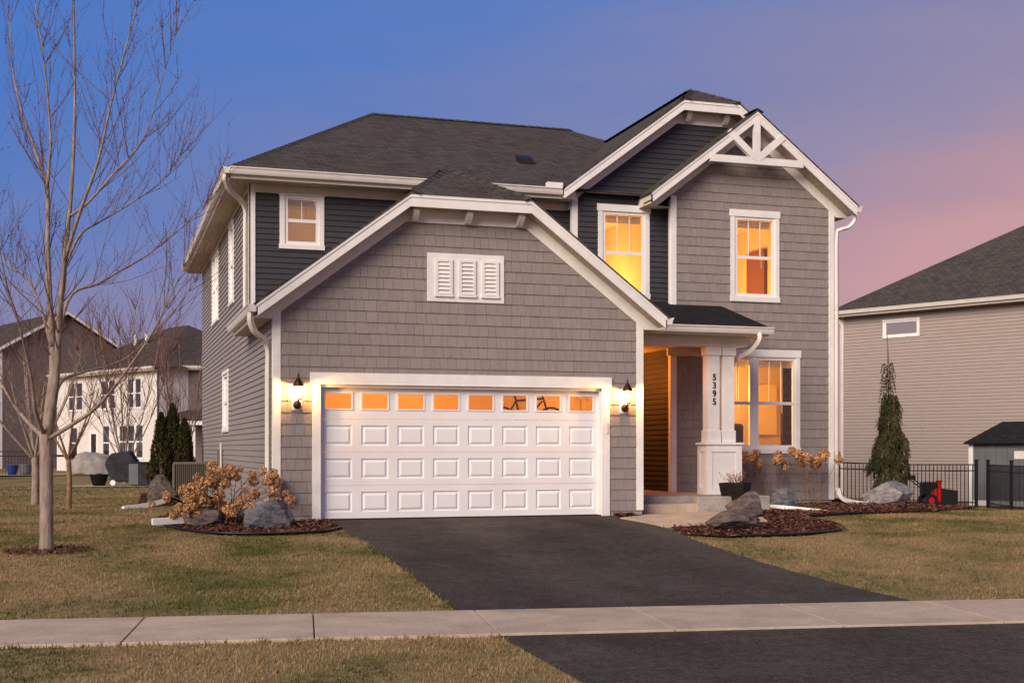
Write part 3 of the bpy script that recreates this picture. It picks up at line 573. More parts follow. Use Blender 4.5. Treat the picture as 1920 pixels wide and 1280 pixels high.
# bay gable roof with open truss
yo3=2.46; bl_,br_=7.55,12.12; bx=(bl_+br_)/2; zb=6.08; zbp=zb+.765*(bx-bl_)
for f in ((lambda x:x),(lambda x:2*bx-x)): roofplane('bay_roof','roof',H,[(f(bl_-.03),yo3-.02,zb+.01),(bx,yo3-.02,zbp+.03),(bx,8.5,zbp+.03),(f(bl_-.03),5.2,zb+.01)])
rake([(bl_,zb),(bx,zbp),(br_,zb)],yo3,2.86,h=.2)
caps('ridge_cap',H,(bx,yo3,zbp+.03),(bx,7.5,zbp+.03))
T=empty('gable_truss',parent=H); zt0=6.84; tk=[0]
def member(p0,p1,w):
    a,b=Vector((p0[0],0,p0[1])),Vector((p1[0],0,p1[1])); d=(b-a).normalized(); n=Vector((-d.z,0,d.x))*w/2; q=[a+n,b+n,b-n,a-n]; tk[0]+=.003; MB().prism([(p.x,yo3-.004-tk[0],p.z) for p in q],(0,.09,0)).build('truss_member','white',T)
member((8.80,zt0+.0),(2*bx-8.80,zt0),.14); member((bx,zt0),(bx,zbp-.15),.13); member((bx-.04,zt0+.06),(bx-.62,zt0+.55),.13); member((bx+.04,zt0+.06),(bx+.62,zt0+.55),.13)
box('return_fascia','cream',H,bl_-.0,bl_+.02,yo3,3.13,zb-.2,zb-.01); mb=MB().box(bl_+.02,8.14,2.86,3.13,zb-.19,zb-.175); part(mb,'soffit','soffit'); mb=MB().box(11.8,br_-.02,2.86,8,zb-.19,zb-.175); part(mb,'soffit','soffit')
gutter('gutter',H,(br_,yo3,zb),(br_,8,zb),(1,0,0))
d=spout('downspout',H,[(12.17,2.62,5.96),(12.17,2.64,5.82),(12.06,2.68,5.68),(11.9,2.74,5.62),(11.85,2.79,5.45),(11.85,2.79,4),(11.85,2.79,.4),(11.85,2.79,.25)],.032); spout('downspout_extension',d,[(11.87,2.76,.3),(11.9,2.7,.12),(12.1,2.65,.03),(12.55,2.55,-.04),(12.95,2.5,-.1)],.045,'white')
# roof vent, utility boxes
mb=MB(); mb.prism([(5.70,5.01,7.042),(5.98,5.01,7.042),(5.98,5.31,7.175),(5.70,5.31,7.175)],(0,0,.13)); part(mb,'roof_vent','black')
box('utility_box','ac',H,-.09,0,9.0,9.7,.75,1.1); mb=MB().tube([(-.06,9.0,.2),(-.06,9.0,1.25)],.025,8); part(mb,'conduit','cream')
# shakes: the 300 that show largest as pieces, the rest as one part per wall
SH.sort(key=lambda t:-t[0]); rest={}
for i,(a,mb,wl) in enumerate(SH):
    if i<300: mb.build('shingle','shake',wl)
    else: rest.setdefault(wl.name,(wl,MB()))[1].add(mb.v,mb.f)
for wl,mb in rest.values(): mb.build('shingles','shake',wl,kind='stuff')
# ------------------------------------------------ lanterns
def lantern(x,label):
    L_=empty('wall_lantern',(x,0,1.86),0,label,'wall lantern','lanterns flanking the garage door')
    MB().box(-.085,.085,-.035,0,-.14,.09).build('mounting_block','white',L_,bevel=.012)
    MB().lathe([(.0,-.075),(.05,-.06),(.065,-.02),(.06,.03),(.02,.06),(0,.065)],(0,-.05,-.04),12).build('backplate','bronze',L_,True)
    MB().tube(catmull([(0,-.06,-.04),(0,-.12,-.09),(0,-.17,-.05),(0,-.17,.03)],5),.013,8).build('arm','bronze',L_,True)
    mb=MB()
    for k in range(6):
        an=k*math.pi/3; mb.tube([(.05*math.cos(an),-.17+.05*math.sin(an),.04),(.072*math.cos(an),-.17+.072*math.sin(an),.25)],.0035,4)
    mb.lathe([(.056,.03),(.056,.045)],(0,-.17,0),12); mb.build('cage','bronze',L_)
    MB().lathe([(.09,.24),(.086,.26),(.05,.33),(.02,.37),(.012,.40),(.016,.41),(.008,.43),(.004,.46)],(0,-.17,0),12).build('roof_cap','bronze',L_,True)
    MB().lathe([(.047,.045),(.066,.24)],(0,-.17,0),12).build('glass','lampglass',L_,True)
    MB().lathe([(.008,.055),(.034,.08),(.04,.14),(.028,.19),(.004,.205)],(0,-.17,0),12).build('bulb','bulb',L_,True)
    l=bpy.data.lights.new('lantern_light','POINT'); l.energy=120; l.color=(1,.50,.13); l.shadow_soft_size=.03; o=bpy.data.objects.new('lantern_light',l); o.location=(0,-.17,.20); link(o,L_)
lantern(.36,'lit bronze lantern on the wall left of the garage door'); lantern(5.93,'lit bronze lantern on the wall right of the garage door')
P_=empty('porch_light',(7.15,3.9,3.1),0,'lit ceiling lantern in the porch recess behind the garage corner','ceiling light')
MB().lathe([(.09,-.03),(.09,0)],(0,0,0),12).build('canopy','bronze',P_); MB().lathe([(.03,-.2),(.08,-.17),(.09,-.1),(.06,-.03)],(0,0,0),12).build('globe','bulb',P_,True)
l=bpy.data.lights.new('porch_lamp','POINT'); l.energy=110; l.color=(1,.27,.03); l.shadow_soft_size=.1; o=bpy.data.objects.new('porch_lamp',l); o.location=(0,0,-.4); link(o,P_)
# ------------------------------------------------ bicycle inside the garage
bk=empty('bicycle',(4.55,2.6,1.22),R(8),'dark bicycle hung inside the garage behind the door windows','bicycle')
def ring(mb,c,r,t,n=22): mb.tube([(c[0]+r*math.cos(2*math.pi*k/n),c[1],c[2]+r*math.sin(2*math.pi*k/n)) for k in range(n+1)],t,5,False)
for x in (0,1.05): q=MB(); ring(q,(x,0,.35),.33,.022); q.build('wheel','black',bk)
q=MB()
for a,b in (((0,0,.35),(.3,0,.8)),((.3,0,.8),(.85,0,.85)),((.42,0,.35),(.85,0,.8)),((.42,0,.35),(.27,0,.9)),((0,0,.35),(.42,0,.35)),((1.05,0,.35),(.84,0,.95))): q.tube([a,b],.02,6)
q.build('frame','black',bk); MB().tube(catmull([(.8,-.28,.98),(.88,-.15,1.02),(.84,0,.97),(.88,.15,1.02),(.8,.28,.98)]),.016,6).build('handlebar','black',bk); MB().box(.14,.4,-.07,.07,.9,.96).build('saddle','black',bk,bevel=.02)
# ------------------------------------------------ boulders
def boulder(name,c,size,m,seed,rz,label):
    bm=bmesh.new(); bmesh.ops.create_icosphere(bm,subdivisions=5,radius=1); rnd=random.Random(seed); pl=[]
    for k in range(16):
        n=Vector((rnd.gauss(0,1),rnd.gauss(0,1),rnd.gauss(0,.9))).normalized(); pl.append((n,rnd.uniform(.5,.82)))
    for v in bm.verts:
        p=v.co.copy()
        for n,d in pl:
            e=p.dot(n)-d
            if e>0: p-=n*e
        ly=p.z*5+1.3*noise.noise(p*1.3+Vector((seed,1,0))); st=(ly-math.floor(ly)); k=1+.05*(abs(st-.5)-.25)
        p=Vector((p.x*k,p.y*k,p.z)); p*=1+.05*noise.noise(p*3+Vector((seed,0,0)))+.035*noise.noise(p*8+Vector((seed,3,0)))+.02*noise.noise(p*18)
        v.co=Vector((p.x*size[0]*1.3,p.y*size[1]*1.3,p.z*size[2]*1.3))
    me=bpy.data.meshes.new(name); bm.to_mesh(me); bm.free(); me.materials.append(M[m]); o=bpy.data.objects.new(name,me); o.location=c; o.rotation_euler=(0,0,rz); link(o,None,label=label,category='boulder',group='landscape boulders'); return o
def onb(x,y,dz): return (x,y,gz(x,y)+dz)
boulder('boulder',onb(-.2,-.85,.10),(.37,.3,.29),'rockb',3,.2,'large blue-grey peaked boulder at the garage corner')
boulder('boulder',onb(-1.08,-.35,.08),(.3,.25,.22),'rockr',8,.8,'brown boulder half hidden under the dried hydrangea')
boulder('boulder',onb(-1.35,8.0,.18),(.42,.4,.36),'rockr',12,1.2,'dark boulder between arborvitae and air conditioner')
boulder('boulder',onb(6.5,-2.7,.09),(.40,.32,.22),'rockr',21,.1,'largest layered boulder at the walkway edge in front of the planter')
boulder('boulder',onb(7.85,-.8,.14),(.36,.3,.28),'rockr',25,.9,'rust-brown boulder just right of the planter')
boulder('boulder',onb(9.66,1.05,.12),(.29,.25,.24),'rockb',33,.3,'small blue-grey boulder below the twin window')
boulder('boulder',onb(12.95,2.55,.16),(.48,.36,.30),'rockg',41,.0,'pale grey boulder at the foot of the weeping spruce')
# ------------------------------------------------ dried hydrangeas
def head_mesh(seed):
    rnd=random.Random(seed); mb=MB()
    for k in range(150):
        n=Vector((rnd.gauss(0,1),rnd.gauss(0,1),rnd.gauss(0,1)+.2)).normalized(); p=n*rnd.uniform(.7,1.0); t=(n+Vector((rnd.gauss(0,.6),rnd.gauss(0,.6),rnd.gauss(0,.6)))).normalized(); a=t.orthogonal().normalized(); b=t.cross(a); r=rnd.uniform(.15,.25)
        mb.add([p+a*r,p+b*r,p-a*r,p-b*r],[(0,1,2,3)])
    o=mb.build('flower_head','flower'); me=o.data; bpy.data.objects.remove(o); return me
HM=[head_mesh(s) for s in range(4)]
def hydrangea(c,heads,label,seed,base_r=.1):
    rnd=random.Random(seed); E=empty('hydrangea',c,0,label,'shrub','dried hydrangeas'); st=MB()
    for (x,y,z,r) in heads:
        b=(rnd.gauss(0,base_r),rnd.gauss(0,base_r),0); m_=(lerp(b[0],x,.4)+rnd.gauss(0,.03),lerp(b[1],y,.4),z*.5); st.tube(catmull([b,m_,(x,y,z)],4),[.007]*4+[.005]*5,4)
        for q in range(2):
            t=rnd.uniform(.3,.8); p=(lerp(b[0],x,t),lerp(b[1],y,t),z*t); st.tube([p,(p[0]+rnd.gauss(0,.1),p[1]+rnd.gauss(0,.1),p[2]+rnd.uniform(.05,.2))],.003,3)
        o=bpy.data.objects.new('flower_head',rnd.choice(HM)); o.location=(x,y,z); o.scale=(r,r,r*.9); o.rotation_euler=(rnd.random()*6,rnd.random()*6,rnd.random()*6); link(o,E)
    st.build('stems','stem',E)
rnd=random.Random(4); hd=[]
# image-plane layout of the big shrub (right, up) in metres with depth spread
for u,z,r in ((-.28,.88,.10),(-.22,.72,.12),(.02,.76,.14),(-.1,.56,.11),(-.33,.62,.13),(-.52,.66,.07),(.17,.66,.07),(-.72,.42,.10),(-.58,.44,.12),(-.66,.27,.10),(-.48,.33,.09),(-.4,.2,.1),(-.82,.08,.08),(-.66,.06,.12),(-.92,-.06,.07),(-.72,-.1,.08),(-.3,.08,.1),(-.12,.3,.09),(-.2,.03,.08),(0,.02,.13),(.2,.2,.09),(.46,.3,.09),(.42,.72,.07),(.45,.58,.09),(.62,.78,.07),(.72,.72,.1),(.68,.58,.1),(.85,.56,.09),(.78,.36,.11),(.82,.2,.06),(.98,.32,.07),(1.02,.2,.09),(.9,-.02,.09),(1.1,.05,.05),(.3,.4,.05),(-.05,-.06,.09),(.24,.82,.05)):
    hd.append((u*.9,rnd.uniform(-.3,.3),z*.78+.2,r*1.0))
for k in range(22): hd.append((rnd.gauss(-.25,.35),rnd.uniform(-.3,.3),rnd.uniform(.15,.75),rnd.uniform(.05,.1)))
hydrangea((-.72,-.2,gz(-.72,-.2)+.02),hd,'large dried hydrangea with tan flower heads at the garage corner',5,.12)
def rowheads(seed,n,w,h): r=random.Random(seed); return [(r.uniform(-w,w),r.uniform(-.2,.2),h+r.uniform(-.16,.16),r.uniform(.085,.12)) for _ in range(n)]
hydrangea((9.95,2.3,gz(9.95,2.3)),rowheads(6,10,.5,.92),'dried hydrangea stems under the twin window nearest the pedestal',6,.12)
hydrangea((11.05,2.3,gz(11.05,2.3)),rowheads(9,12,.55,.98),'dried hydrangea stems below the twin window near the right corner board',8,.12)
# ------------------------------------------------ planter with dead stems
pc=(8.34,.55,gz(8.34,.55)+.02); PL=empty('planter_pot',pc,R(45),'dark square tapered planter with dead plants in front of the porch pedestal','planter')
def frustum(mb,a,b,z0,z1): mb.add([(sx*a,sy*a,z0) for sx,sy in ((-1,-1),(1,-1),(1,1),(-1,1))]+[(sx*b,sy*b,z1) for sx,sy in ((-1,-1),(1,-1),(1,1),(-1,1))],[(3,2,1,0),(0,1,5,4),(1,2,6,5),(2,3,7,6),(3,0,4,7)]); return mb
q=frustum(MB(),.155,.235,0,.52); frustum(q,.13,.215,.02,.519); q.build('pot','pot',PL); MB().box(-.19,.19,-.19,.19,.44,.455).build('soil','mulch',PL)
rnd=random.Random(3); q=MB(); lf=MB()
for k in range(26):
    b=Vector((rnd.uniform(-.14,.14),rnd.uniform(-.14,.14),.45)); t=b+Vector((rnd.gauss(0,.09),rnd.gauss(0,.09),rnd.uniform(.1,.34))); q.tube([b,(b+t)/2+Vector((rnd.gauss(0,.015),0,0)),t],.003,3)
    for j in range(9):
        p=b+(t-b)*rnd.uniform(.3,1)+Vector((rnd.gauss(0,.02),rnd.gauss(0,.02),rnd.gauss(0,.015))); a=Vector((rnd.gauss(0,1),rnd.gauss(0,1),rnd.gauss(0,1))).normalized(); d=a.orthogonal().normalized(); lf.add([p+a*.02,p+d*.01,p-a*.02,p-d*.01],[(0,1,2,3)])
q.build('dead_stems','stem',PL); lf.build('dead_leaves','leafdry',PL)
# ------------------------------------------------ air conditioner, hose, downspout block
AC=empty('air_conditioner',(-.62,10.8,gz(-.6,10.8)),R(-3),'beige air conditioner condenser beside the side wall','air conditioner')
q=MB(); q.box(-.45,.45,-.45,.45,0,.06); q.build('base_pad','conc',AC); q=MB(); q.box(-.365,.365,-.365,.365,.1,.86); q.build('coil','coil',AC)
q=MB()
for k in range(17):
    t=-.36+.72*k/16
    for (a,b,c,d) in ((t-.007,t+.007,-.385,-.36),(t-.007,t+.007,.36,.385)): q.box(a,b,c,d,.1,.86)
    q.box(-.385,-.36,t-.007,t+.007,.1,.86); q.box(.36,.385,t-.007,t+.007,.1,.86)
q.build('louver_guard','ac',AC); q=MB(); q.box(-.39,.39,-.39,.39,.86,.92); q.box(-.39,.39,-.39,.39,.06,.12)
for sx in (-1,1):
    for sy in (-1,1): q.box(sx*.375-.03,sx*.375+.03,sy*.375-.03,sy*.375+.03,.1,.88)
q.build('cabinet','ac',AC,bevel=.015)
o=MB().tube(catmull([(-1.9,5.5,gz(-1.9,5.5)+.02),(-1.3,4.2,gz(-1.3,4.2)+.02),(-1.15,2.4,gz(-1,2.4)+.03),(-.9,.9,gz(-.9,.9)+.03)],8),.012,6).build('cable','ac',None,True); o['label']='thin grey cable lying across the side lawn'; o['category']='cable'
o=spout('drain_extension',None,[(-1.4,6.9,.02),(-1.75,6.4,-.04),(-2.2,5.85,-.07)],.06,'white'); o['label']='white drain pipe end beside the dark boulder'; o['category']='drain pipe'
# ------------------------------------------------ arborvitae, spruce
def thuja(x,y,h,r,seed,label):
    E=empty('arborvitae',(x,y,gz(x,y)),0,label,'evergreen shrub','arborvitae clump'); rnd=random.Random(seed); mb=MB()
    for k in range(4200):
        t=rnd.random()**.8; z=.05+t*h; rr=r*(1-t**2.6)*(.75+.35*noise.noise(Vector((rnd.random()*0+math.cos(k)*1.5,math.sin(k)*1.5,z*2.5+seed))))*rnd.uniform(.75,1.05)+.01; p=Vector((rr*math.cos(k),rr*math.sin(k),z)); u=Vector((math.cos(k)*.35+rnd.gauss(0,.25),math.sin(k)*.35+rnd.gauss(0,.25),1)).normalized()*rnd.uniform(.05,.11); w=u.cross(Vector((rnd.gauss(0,1),rnd.gauss(0,1),0))).normalized()*.018
        mb.add([p-w,p+w,p+u+w*.3,p+u-w*.3],[(0,1,2,3)])
    mb.build('foliage','thuja',E); MB().tube([(0,0,-.05),(0,0,h*.85)],[.05,.01],6).build('trunk','bark',E)
thuja(-1.12,15.0,2.1,.42,1,'leftmost arborvitae of the dark clump behind the air conditioner'); thuja(-.82,15.15,2.35,.44,2,'middle and tallest arborvitae of the dark clump'); thuja(-.52,14.95,1.95,.4,3,'rightmost arborvitae of the clump, next to the side wall')
def spruce():
    x,y=14.1,4.2; E=empty('weeping_spruce',(x,y,gz(x,y)),0,'narrow weeping spruce in front of the black fence','conifer'); rnd=random.Random(2); mb=MB(); br=MB(); H_=3.85
    MB().tube([(0,0,-.1),(.03,0,1.2),(-.02,0,2.4),(-.06,0,3.2),(-.1,0,H_)],[.06,.05,.035,.02,.008],6).build('trunk','bark',E)
    for k in range(190):
        i=rnd.choice((0,0,0,1,1,1,2,2,3,3,4)); z=(.62,1.1,1.56,1.98,2.33)[i]+rnd.uniform(-.1,.08); an=rnd.random()*6.283; L_=(.53,.46,.38,.32,.24)[i]*rnd.uniform(.3,1.1)*(.8+.3*math.sin(an*2+i*1.7)); d=Vector((math.cos(an),math.sin(an),0))
        dr=rnd.uniform(.2,.46); C=catmull([Vector((-.02,0,z)),Vector((-.02,0,z+.06))+d*L_*.5,Vector((-.02,0,z-dr*.4))+d*L_*.85,Vector((-.02,0,z-dr))+d*L_],4); br.tube(C,.008,3)
        for p in C[4:]:
            for j in range(18):
                q=p+Vector((rnd.gauss(0,.03),rnd.gauss(0,.03),rnd.gauss(0,.03))); u=Vector((d.x*.35+rnd.gauss(0,.3),d.y*.35+rnd.gauss(0,.3),-1)).normalized()*rnd.uniform(.06,.15); w=u.cross(Vector((rnd.gauss(0,1),rnd.gauss(0,1),.1))).normalized()*.010; mb.add([q-w,q+w,q+u],[(0,1,2)])
    for k in range(26):
        z=3.1-k*.024; an=k*2.4; d=Vector((math.cos(an),math.sin(an),0)); C=catmull([Vector((-.07,0,z)),Vector((-.07,0,z+.06))+d*.1,Vector((-.07,0,z-.1-.008*k))+d*(.15+.002*k)],4); br.tube(C,.007,3)
        for p in C:
            for j in range(7):
                u=Vector((rnd.gauss(0,.5),rnd.gauss(0,.5),-.8)).normalized()*.05; w=u.cross(Vector((rnd.gauss(0,1),rnd.gauss(0,1),.1))).normalized()*.008; mb.add([p-w,p+w,p+u],[(0,1,2)])
    for j in range(60): p=Vector((-.08,0,3.1+j*.01)); u=Vector((rnd.gauss(0,1),rnd.gauss(0,1),.6)).normalized()*.03; w=u.orthogonal().normalized()*.005; mb.add([p-w,p+w,p+u],[(0,1,2)])
    br.build('branches','bark',E); mb.build('needles','spruce',E)
spruce()
# ------------------------------------------------ bare trees
def sprout(tw,bd,p,d,L_,r,rnd,lev,buds):
    pts=[p]; n=5; dd=d.copy()
    for i in range(n): dd=(dd+Vector((rnd.gauss(0,.05),rnd.gauss(0,.05),rnd.gauss(.09,.05)))).normalized(); pts.append(pts[-1]+dd*L_/n)
    tw.tube(pts,[lerp(r,r*.35,i/n) for i in range(n+1)],4 if lev==0 else 3,False)
    if lev<2:
        for k in range(rnd.randint(2,4) if lev==0 else rnd.randint(0,1)):
            i=rnd.randint(1,n-1); a=(dd+Vector((rnd.gauss(0,.6),rnd.gauss(0,.6),rnd.gauss(.2,.35)))).normalized(); sprout(tw,bd,pts[i],a,L_*rnd.uniform(.35,.65),r*.6,rnd,lev+1,buds)
    if buds:
        for i in range(1,n+1):
            for j in range(1):
                c=pts[i-1].lerp(pts[i],rnd.random())+Vector((rnd.gauss(0,.008),rnd.gauss(0,.008),0)); s=rnd.uniform(.004,.008); bd.add([c+Vector((s,0,0)),c+Vector((-s*.5,s,0)),c+Vector((-s*.5,-s,0)),c+Vector((0,0,s*1.6))],[(0,1,3),(1,2,3),(2,0,3),(0,2,1)])
def bare_tree(name,limbs,radii,label,seed,origin,nspr=14,Ls=(.5,1.2),buds=False,twr=.0045,trunkm='bark',twm='twig'):
    E=empty(name,origin,0,label,'tree'); o=Vector(origin); rnd=random.Random(seed); tr=MB(); lb=MB(); tw=MB(); bd=MB()
    for i,(pts,(r0,r1)) in enumerate(zip(limbs,radii)):
        C=[p-o for p in catmull(pts,4)]; n=len(C); rr=[lerp(r0,r1,(k/(n-1))**.8) for k in range(n)]
        if i==0: rr=[r*(1+.25*max(0,1-k/1.5)) for k,r in enumerate(rr)]
        (tr if i==0 else lb).tube(C,rr,10 if i==0 else 7)
        if i:
            for k in range(3): sprout(tw,bd,C[-2],((C[-1]-C[-2]).normalized()+Vector((rnd.gauss(0,.25),rnd.gauss(0,.25),.1))).normalized(),rnd.uniform(*Ls)*.8,twr,rnd,0,buds)
            for k in range(nspr):
                t=rnd.uniform(.22,1); j=min(n-2,int(t*(n-1))); tan=(C[j+1]-C[j]).normalized(); d=(tan*.7+Vector((rnd.gauss(0,.5),rnd.gauss(0,.5),rnd.gauss(.35,.25)))).normalized()
                sprout(tw,bd,C[j],d,rnd.uniform(*Ls)*(1.1-.4*t),max(twr,rr[j]*.22),rnd,0,buds)
    tr.build('trunk',trunkm,E,True); lb.build('limbs',trunkm,E,True); tw.build('twigs',twm,E)
    if buds: bd.build('buds','bud',E)
TL=[[(-3.23,-2.86,-.35),(-3.23,-2.86,.31),(-3.23,-2.86,.86),(-3.24,-2.86,1.34)],
[(-3.24,-2.86,1.2),(-3.19,-2.77,1.81),(-3.16,-2.67,2.16),(-3.19,-2.56,2.79),(-3.23,-2.44,3.64),(-3.24,-2.44,4.55),(-3.33,-2.3,4.85),(-3.47,-2.15,5.3),(-3.62,-2.0,5.78),(-3.72,-1.76,6.38),(-3.75,-1.64,7.06)],
[(-3.24,-2.44,4.5),(-3.21,-2.55,4.81),(-3.19,-2.66,5.2),(-3.26,-2.74,6.06),(-3.37,-2.82,6.85),(-3.42,-2.8,7.4)],
[(-3.22,-2.86,1.2),(-3.11,-3.11,1.94),(-3.06,-3.23,2.73),(-2.99,-3.36,3.52),(-2.91,-3.49,4.36),(-2.87,-3.6,5.33),(-2.88,-3.7,6.6),(-2.87,-3.71,7.19)],
[(-3.0,-3.34,3.45),(-2.81,-3.73,4.0),(-2.59,-4.11,4.58),(-2.44,-4.37,5.23),(-2.2,-4.66,6.11),(-2.1,-4.8,6.51)],
[(-3.22,-2.87,1.24),(-2.89,-3.28,1.44),(-2.64,-3.68,1.61),(-2.43,-4.06,1.84),(-2.18,-4.45,2.18),(-1.96,-4.73,2.53),(-1.77,-5.01,2.94),(-1.63,-5.16,3.26)],
[(-3.17,-2.78,1.64),(-3.06,-2.49,2.0),(-2.84,-2.14,2.13),(-2.25,-1.7,2.37),(-1.78,-1.43,2.87),(-1.44,-1.33,3.27),(-1.14,-1.22,3.76)],
[(-3.08,-3.1,2.6),(-2.93,-2.53,3.14),(-2.6,-2.22,3.33),(-2.32,-1.89,3.56),(-1.93,-1.7,3.84),(-1.6,-1.49,4.16),(-1.26,-1.39,4.46),(-1.13,-1.43,4.65)],
[(-3.25,-2.85,1.25),(-3.5,-2.25,1.49),(-3.73,-1.76,1.78),(-3.89,-1.39,2.04),(-4.21,-.87,2.4),(-4.61,-.32,2.96)],
[(-3.25,-2.86,1.28),(-3.34,-3.24,1.59),(-3.37,-3.44,1.92),(-3.42,-3.64,2.23),(-3.5,-3.93,2.64),(-3.6,-4.21,3.0),(-3.67,-4.4,3.4),(-3.77,-4.58,3.91)],
[(-3.18,-2.66,2.45),(-3.37,-2.18,3.11),(-3.56,-1.81,3.43),(-3.82,-1.41,3.69),(-4.13,-1.0,4.11)],
[(-3.0,-3.35,3.39),(-2.82,-2.88,3.87),(-2.63,-2.53,4.08),(-2.4,-2.29,4.27),(-2.01,-1.99,4.6),(-1.72,-1.77,4.89),(-1.46,-1.64,5.34)],
[(-2.93,-3.47,4.0),(-2.71,-3.86,4.11),(-2.44,-4.16,4.39),(-2.08,-4.49,4.79),(-1.9,-4.75,5.36),(-1.68,-5.03,6.1)]]
TR=[(.088,.082),(.062,.004),(.025,.003),(.058,.004),(.028,.003),(.032,.004),(.026,.003),(.024,.003),(.036,.005),(.03,.004),(.024,.003),(.022,.003),(.02,.003)]
bare_tree('maple_tree',TL,TR,'large bare tree with smooth grey trunk on the front lawn',11,(-3.23,-2.86,gz(-3.23,-2.86)),20,(.6,1.5),True)
def auto_limbs(x,y,h,fork,n,seed,spread):
    rnd=random.Random(seed); g=gz(x,y); L_=[[(x,y,g-.1),(x+.02,y,g+fork*.5),(x,y,g+fork)]]
    for k in range(n):
        a=6.283*k/n+rnd.random(); s=spread*rnd.uniform(.6,1.1); hh=h*rnd.uniform(.75,1); L_.append([(x,y,g+fork*.92),(x+math.cos(a)*s*.4,y+math.sin(a)*s*.4,g+lerp(fork,hh,.3)),(x+math.cos(a)*s*.75,y+math.sin(a)*s*.75,g+lerp(fork,hh,.65)),(x+math.cos(a)*s,y+math.sin(a)*s,g+hh)])
    return L_
def auto_tree(name,x,y,h,fork,n,seed,spread,r,label,nspr=12,Ls=(.4,1.0),**k):
    bare_tree(name,auto_limbs(x,y,h,fork,n,seed,spread),[(r,r*.85)]+[(r*.5,.008)]*n,label,seed,(x,y,gz(x,y)),nspr,Ls,**k)
auto_tree('lawn_tree',-3.99,9.24,3.3,1.05,7,5,1.1,.085,'bare tree with grey trunk behind the large front tree',10,(.4,1.0),twm='bark')
auto_tree('sapling',-3.22,6.38,2.6,1.0,6,6,.75,.055,'thin dark bare sapling on the side lawn',8,(.3,.7),trunkm='stem',twm='stem')
auto_tree('red_twig_tree',-1.9,27,6.6,.5,9,8,1.7,.06,'bare reddish tree behind the arborvitae in front of the blue-grey wall',16,(.8,1.7),twr=.012)
auto_tree('red_twig_tree',.3,31,6.4,.5,8,9,1.5,.055,'bare reddish tree beside the back corner of the house',16,(.8,1.6),twr=.012)
# mulch ring at the tree
rnd=random.Random(8); q=MB()
for k in range(900):
    a=rnd.random()*6.283; r=rnd.random()**.6*.42; x,y=-3.23+r*1.3*math.cos(a),-2.86+r*math.sin(a); c=Vector((x,y,gz(x,y)+.02+rnd.random()*.03)); d=Vector((rnd.gauss(0,1),rnd.gauss(0,1),.3*rnd.gauss(0,1))).normalized()*.025; e=d.cross(Vector((0,0,1))).normalized()*.008; q.add([c-d-e,c+d-e,c+d+e,c-d+e],[(0,1,2,3)])
q.build('tree_ring_mulch','chip',None,kind='stuff',label='ring of bark mulch round the front tree trunk',category='mulch')
# ------------------------------------------------ neighbouring houses
def simple_house(name,label,org,ang,w,dep,eave,m,wins,pitch=.6,base=-.6,ridge='hip',roofm='roof',oh=.4,label_part=None,h=.114):
    E=empty(name,org,ang,label,'house'); Fw=front(0); zt=eave; outl=[(0,base),(w,base),(w,zt),(0,zt)]; holes=[(a,b,c,d) for a,b,c,d,_ in wins]
    wl=core('front_wall',m,E,Fw,outl,holes); lap(wl,m,Fw,outl,holes,h=h,single=True)
    for x in (0,w-.14): box('side_wall',m,E,x,x+.14,.02,dep,base,zt)
    box('back_wall',m,E,0,w,dep,dep+.14,base,zt)
    for x in (-.02,w-.1): box('corner_board','white',E,x,x+.12,-.03,.0,base,zt)
    for a,b,c,d,u in wins:
        window(E,Fw,a,b,c,d,cas=.06,head=.06,sill=.06,units=u,munt=0,blind=0,glass='skyglass' if name=='tan_house' else 'mirror',rail=(d-c)>1); room(E,Fw,a-.1,b+.1,c-.1,d+.1,.8,'darkroom')
    z=zt+.05
    if ridge=='hip':
        k=min(w,dep)/2+oh; A,B,C,D=(-oh,-oh,z),(w+oh,-oh,z),(w+oh,dep+oh,z),(-oh,dep+oh,z)
        if w>=dep: P,Q=(k-oh,dep/2,z+pitch*k),(w-k+oh,dep/2,z+pitch*k); fs=([A,B,Q,P],[B,C,Q],[C,D,P,Q],[D,A,P])
        else: P,Q=(w/2,k-oh,z+pitch*k),(w/2,dep-k+oh,z+pitch*k); fs=([A,B,P],[B,C,Q,P],[C,D,Q],[D,A,P,Q])
        for q in fs: roofplane('roof',roofm,E,q)
    elif ridge=='y':    # gable facing front
        zr_=z+pitch*(w/2+oh); core('gable_wall',m,E,Fw,[(0,zt),(w,zt),(w/2,zt+pitch*w/2)],[])
        for q in ([(-oh,-oh,z),(w/2,-oh,zr_),(w/2,dep+oh,zr_),(-oh,dep+oh,z)],[(w+oh,-oh,z),(w/2,-oh,zr_),(w/2,dep+oh,zr_),(w+oh,dep+oh,z)]): roofplane('roof',roofm,E,q)
        for sg in (-1,1): mb=MB(); board(mb,(w/2+sg*(w/2+oh),-oh,z),(w/2,-oh,zr_),.24,.03,(0,1,0)); mb.build('rake_fascia','white',E)
    if ridge=='hip':
        mb=MB(); mb.box(-oh,w+oh,-oh,-oh+.03,z-.2,z-.01); mb.box(-oh,-oh+.03,-oh,dep+oh,z-.2,z-.01); mb.build('fascia_board','cream',E); box('soffit','soffit',E,-oh+.03,w+oh,-oh+.03,0,z-.2,z-.18); gutter('gutter',E,(-oh,-oh,z),(w+oh,-oh,z),(0,-1,0))
    return E
NB=simple_house('tan_house','tan vinyl sided neighbour house with grey hip roof behind the black fence',(22.88,20.09,0),R(-65.1),16,11,6.0,'tan',[(1.75,3.05,5.05,5.58,1)],.62,-.9)
spout('downspout',NB,[(-.3,-.3,5.95),(-.2,-.15,5.7),(.06,-.06,5.5),(.06,-.06,4),(.06,-.06,-.5)])
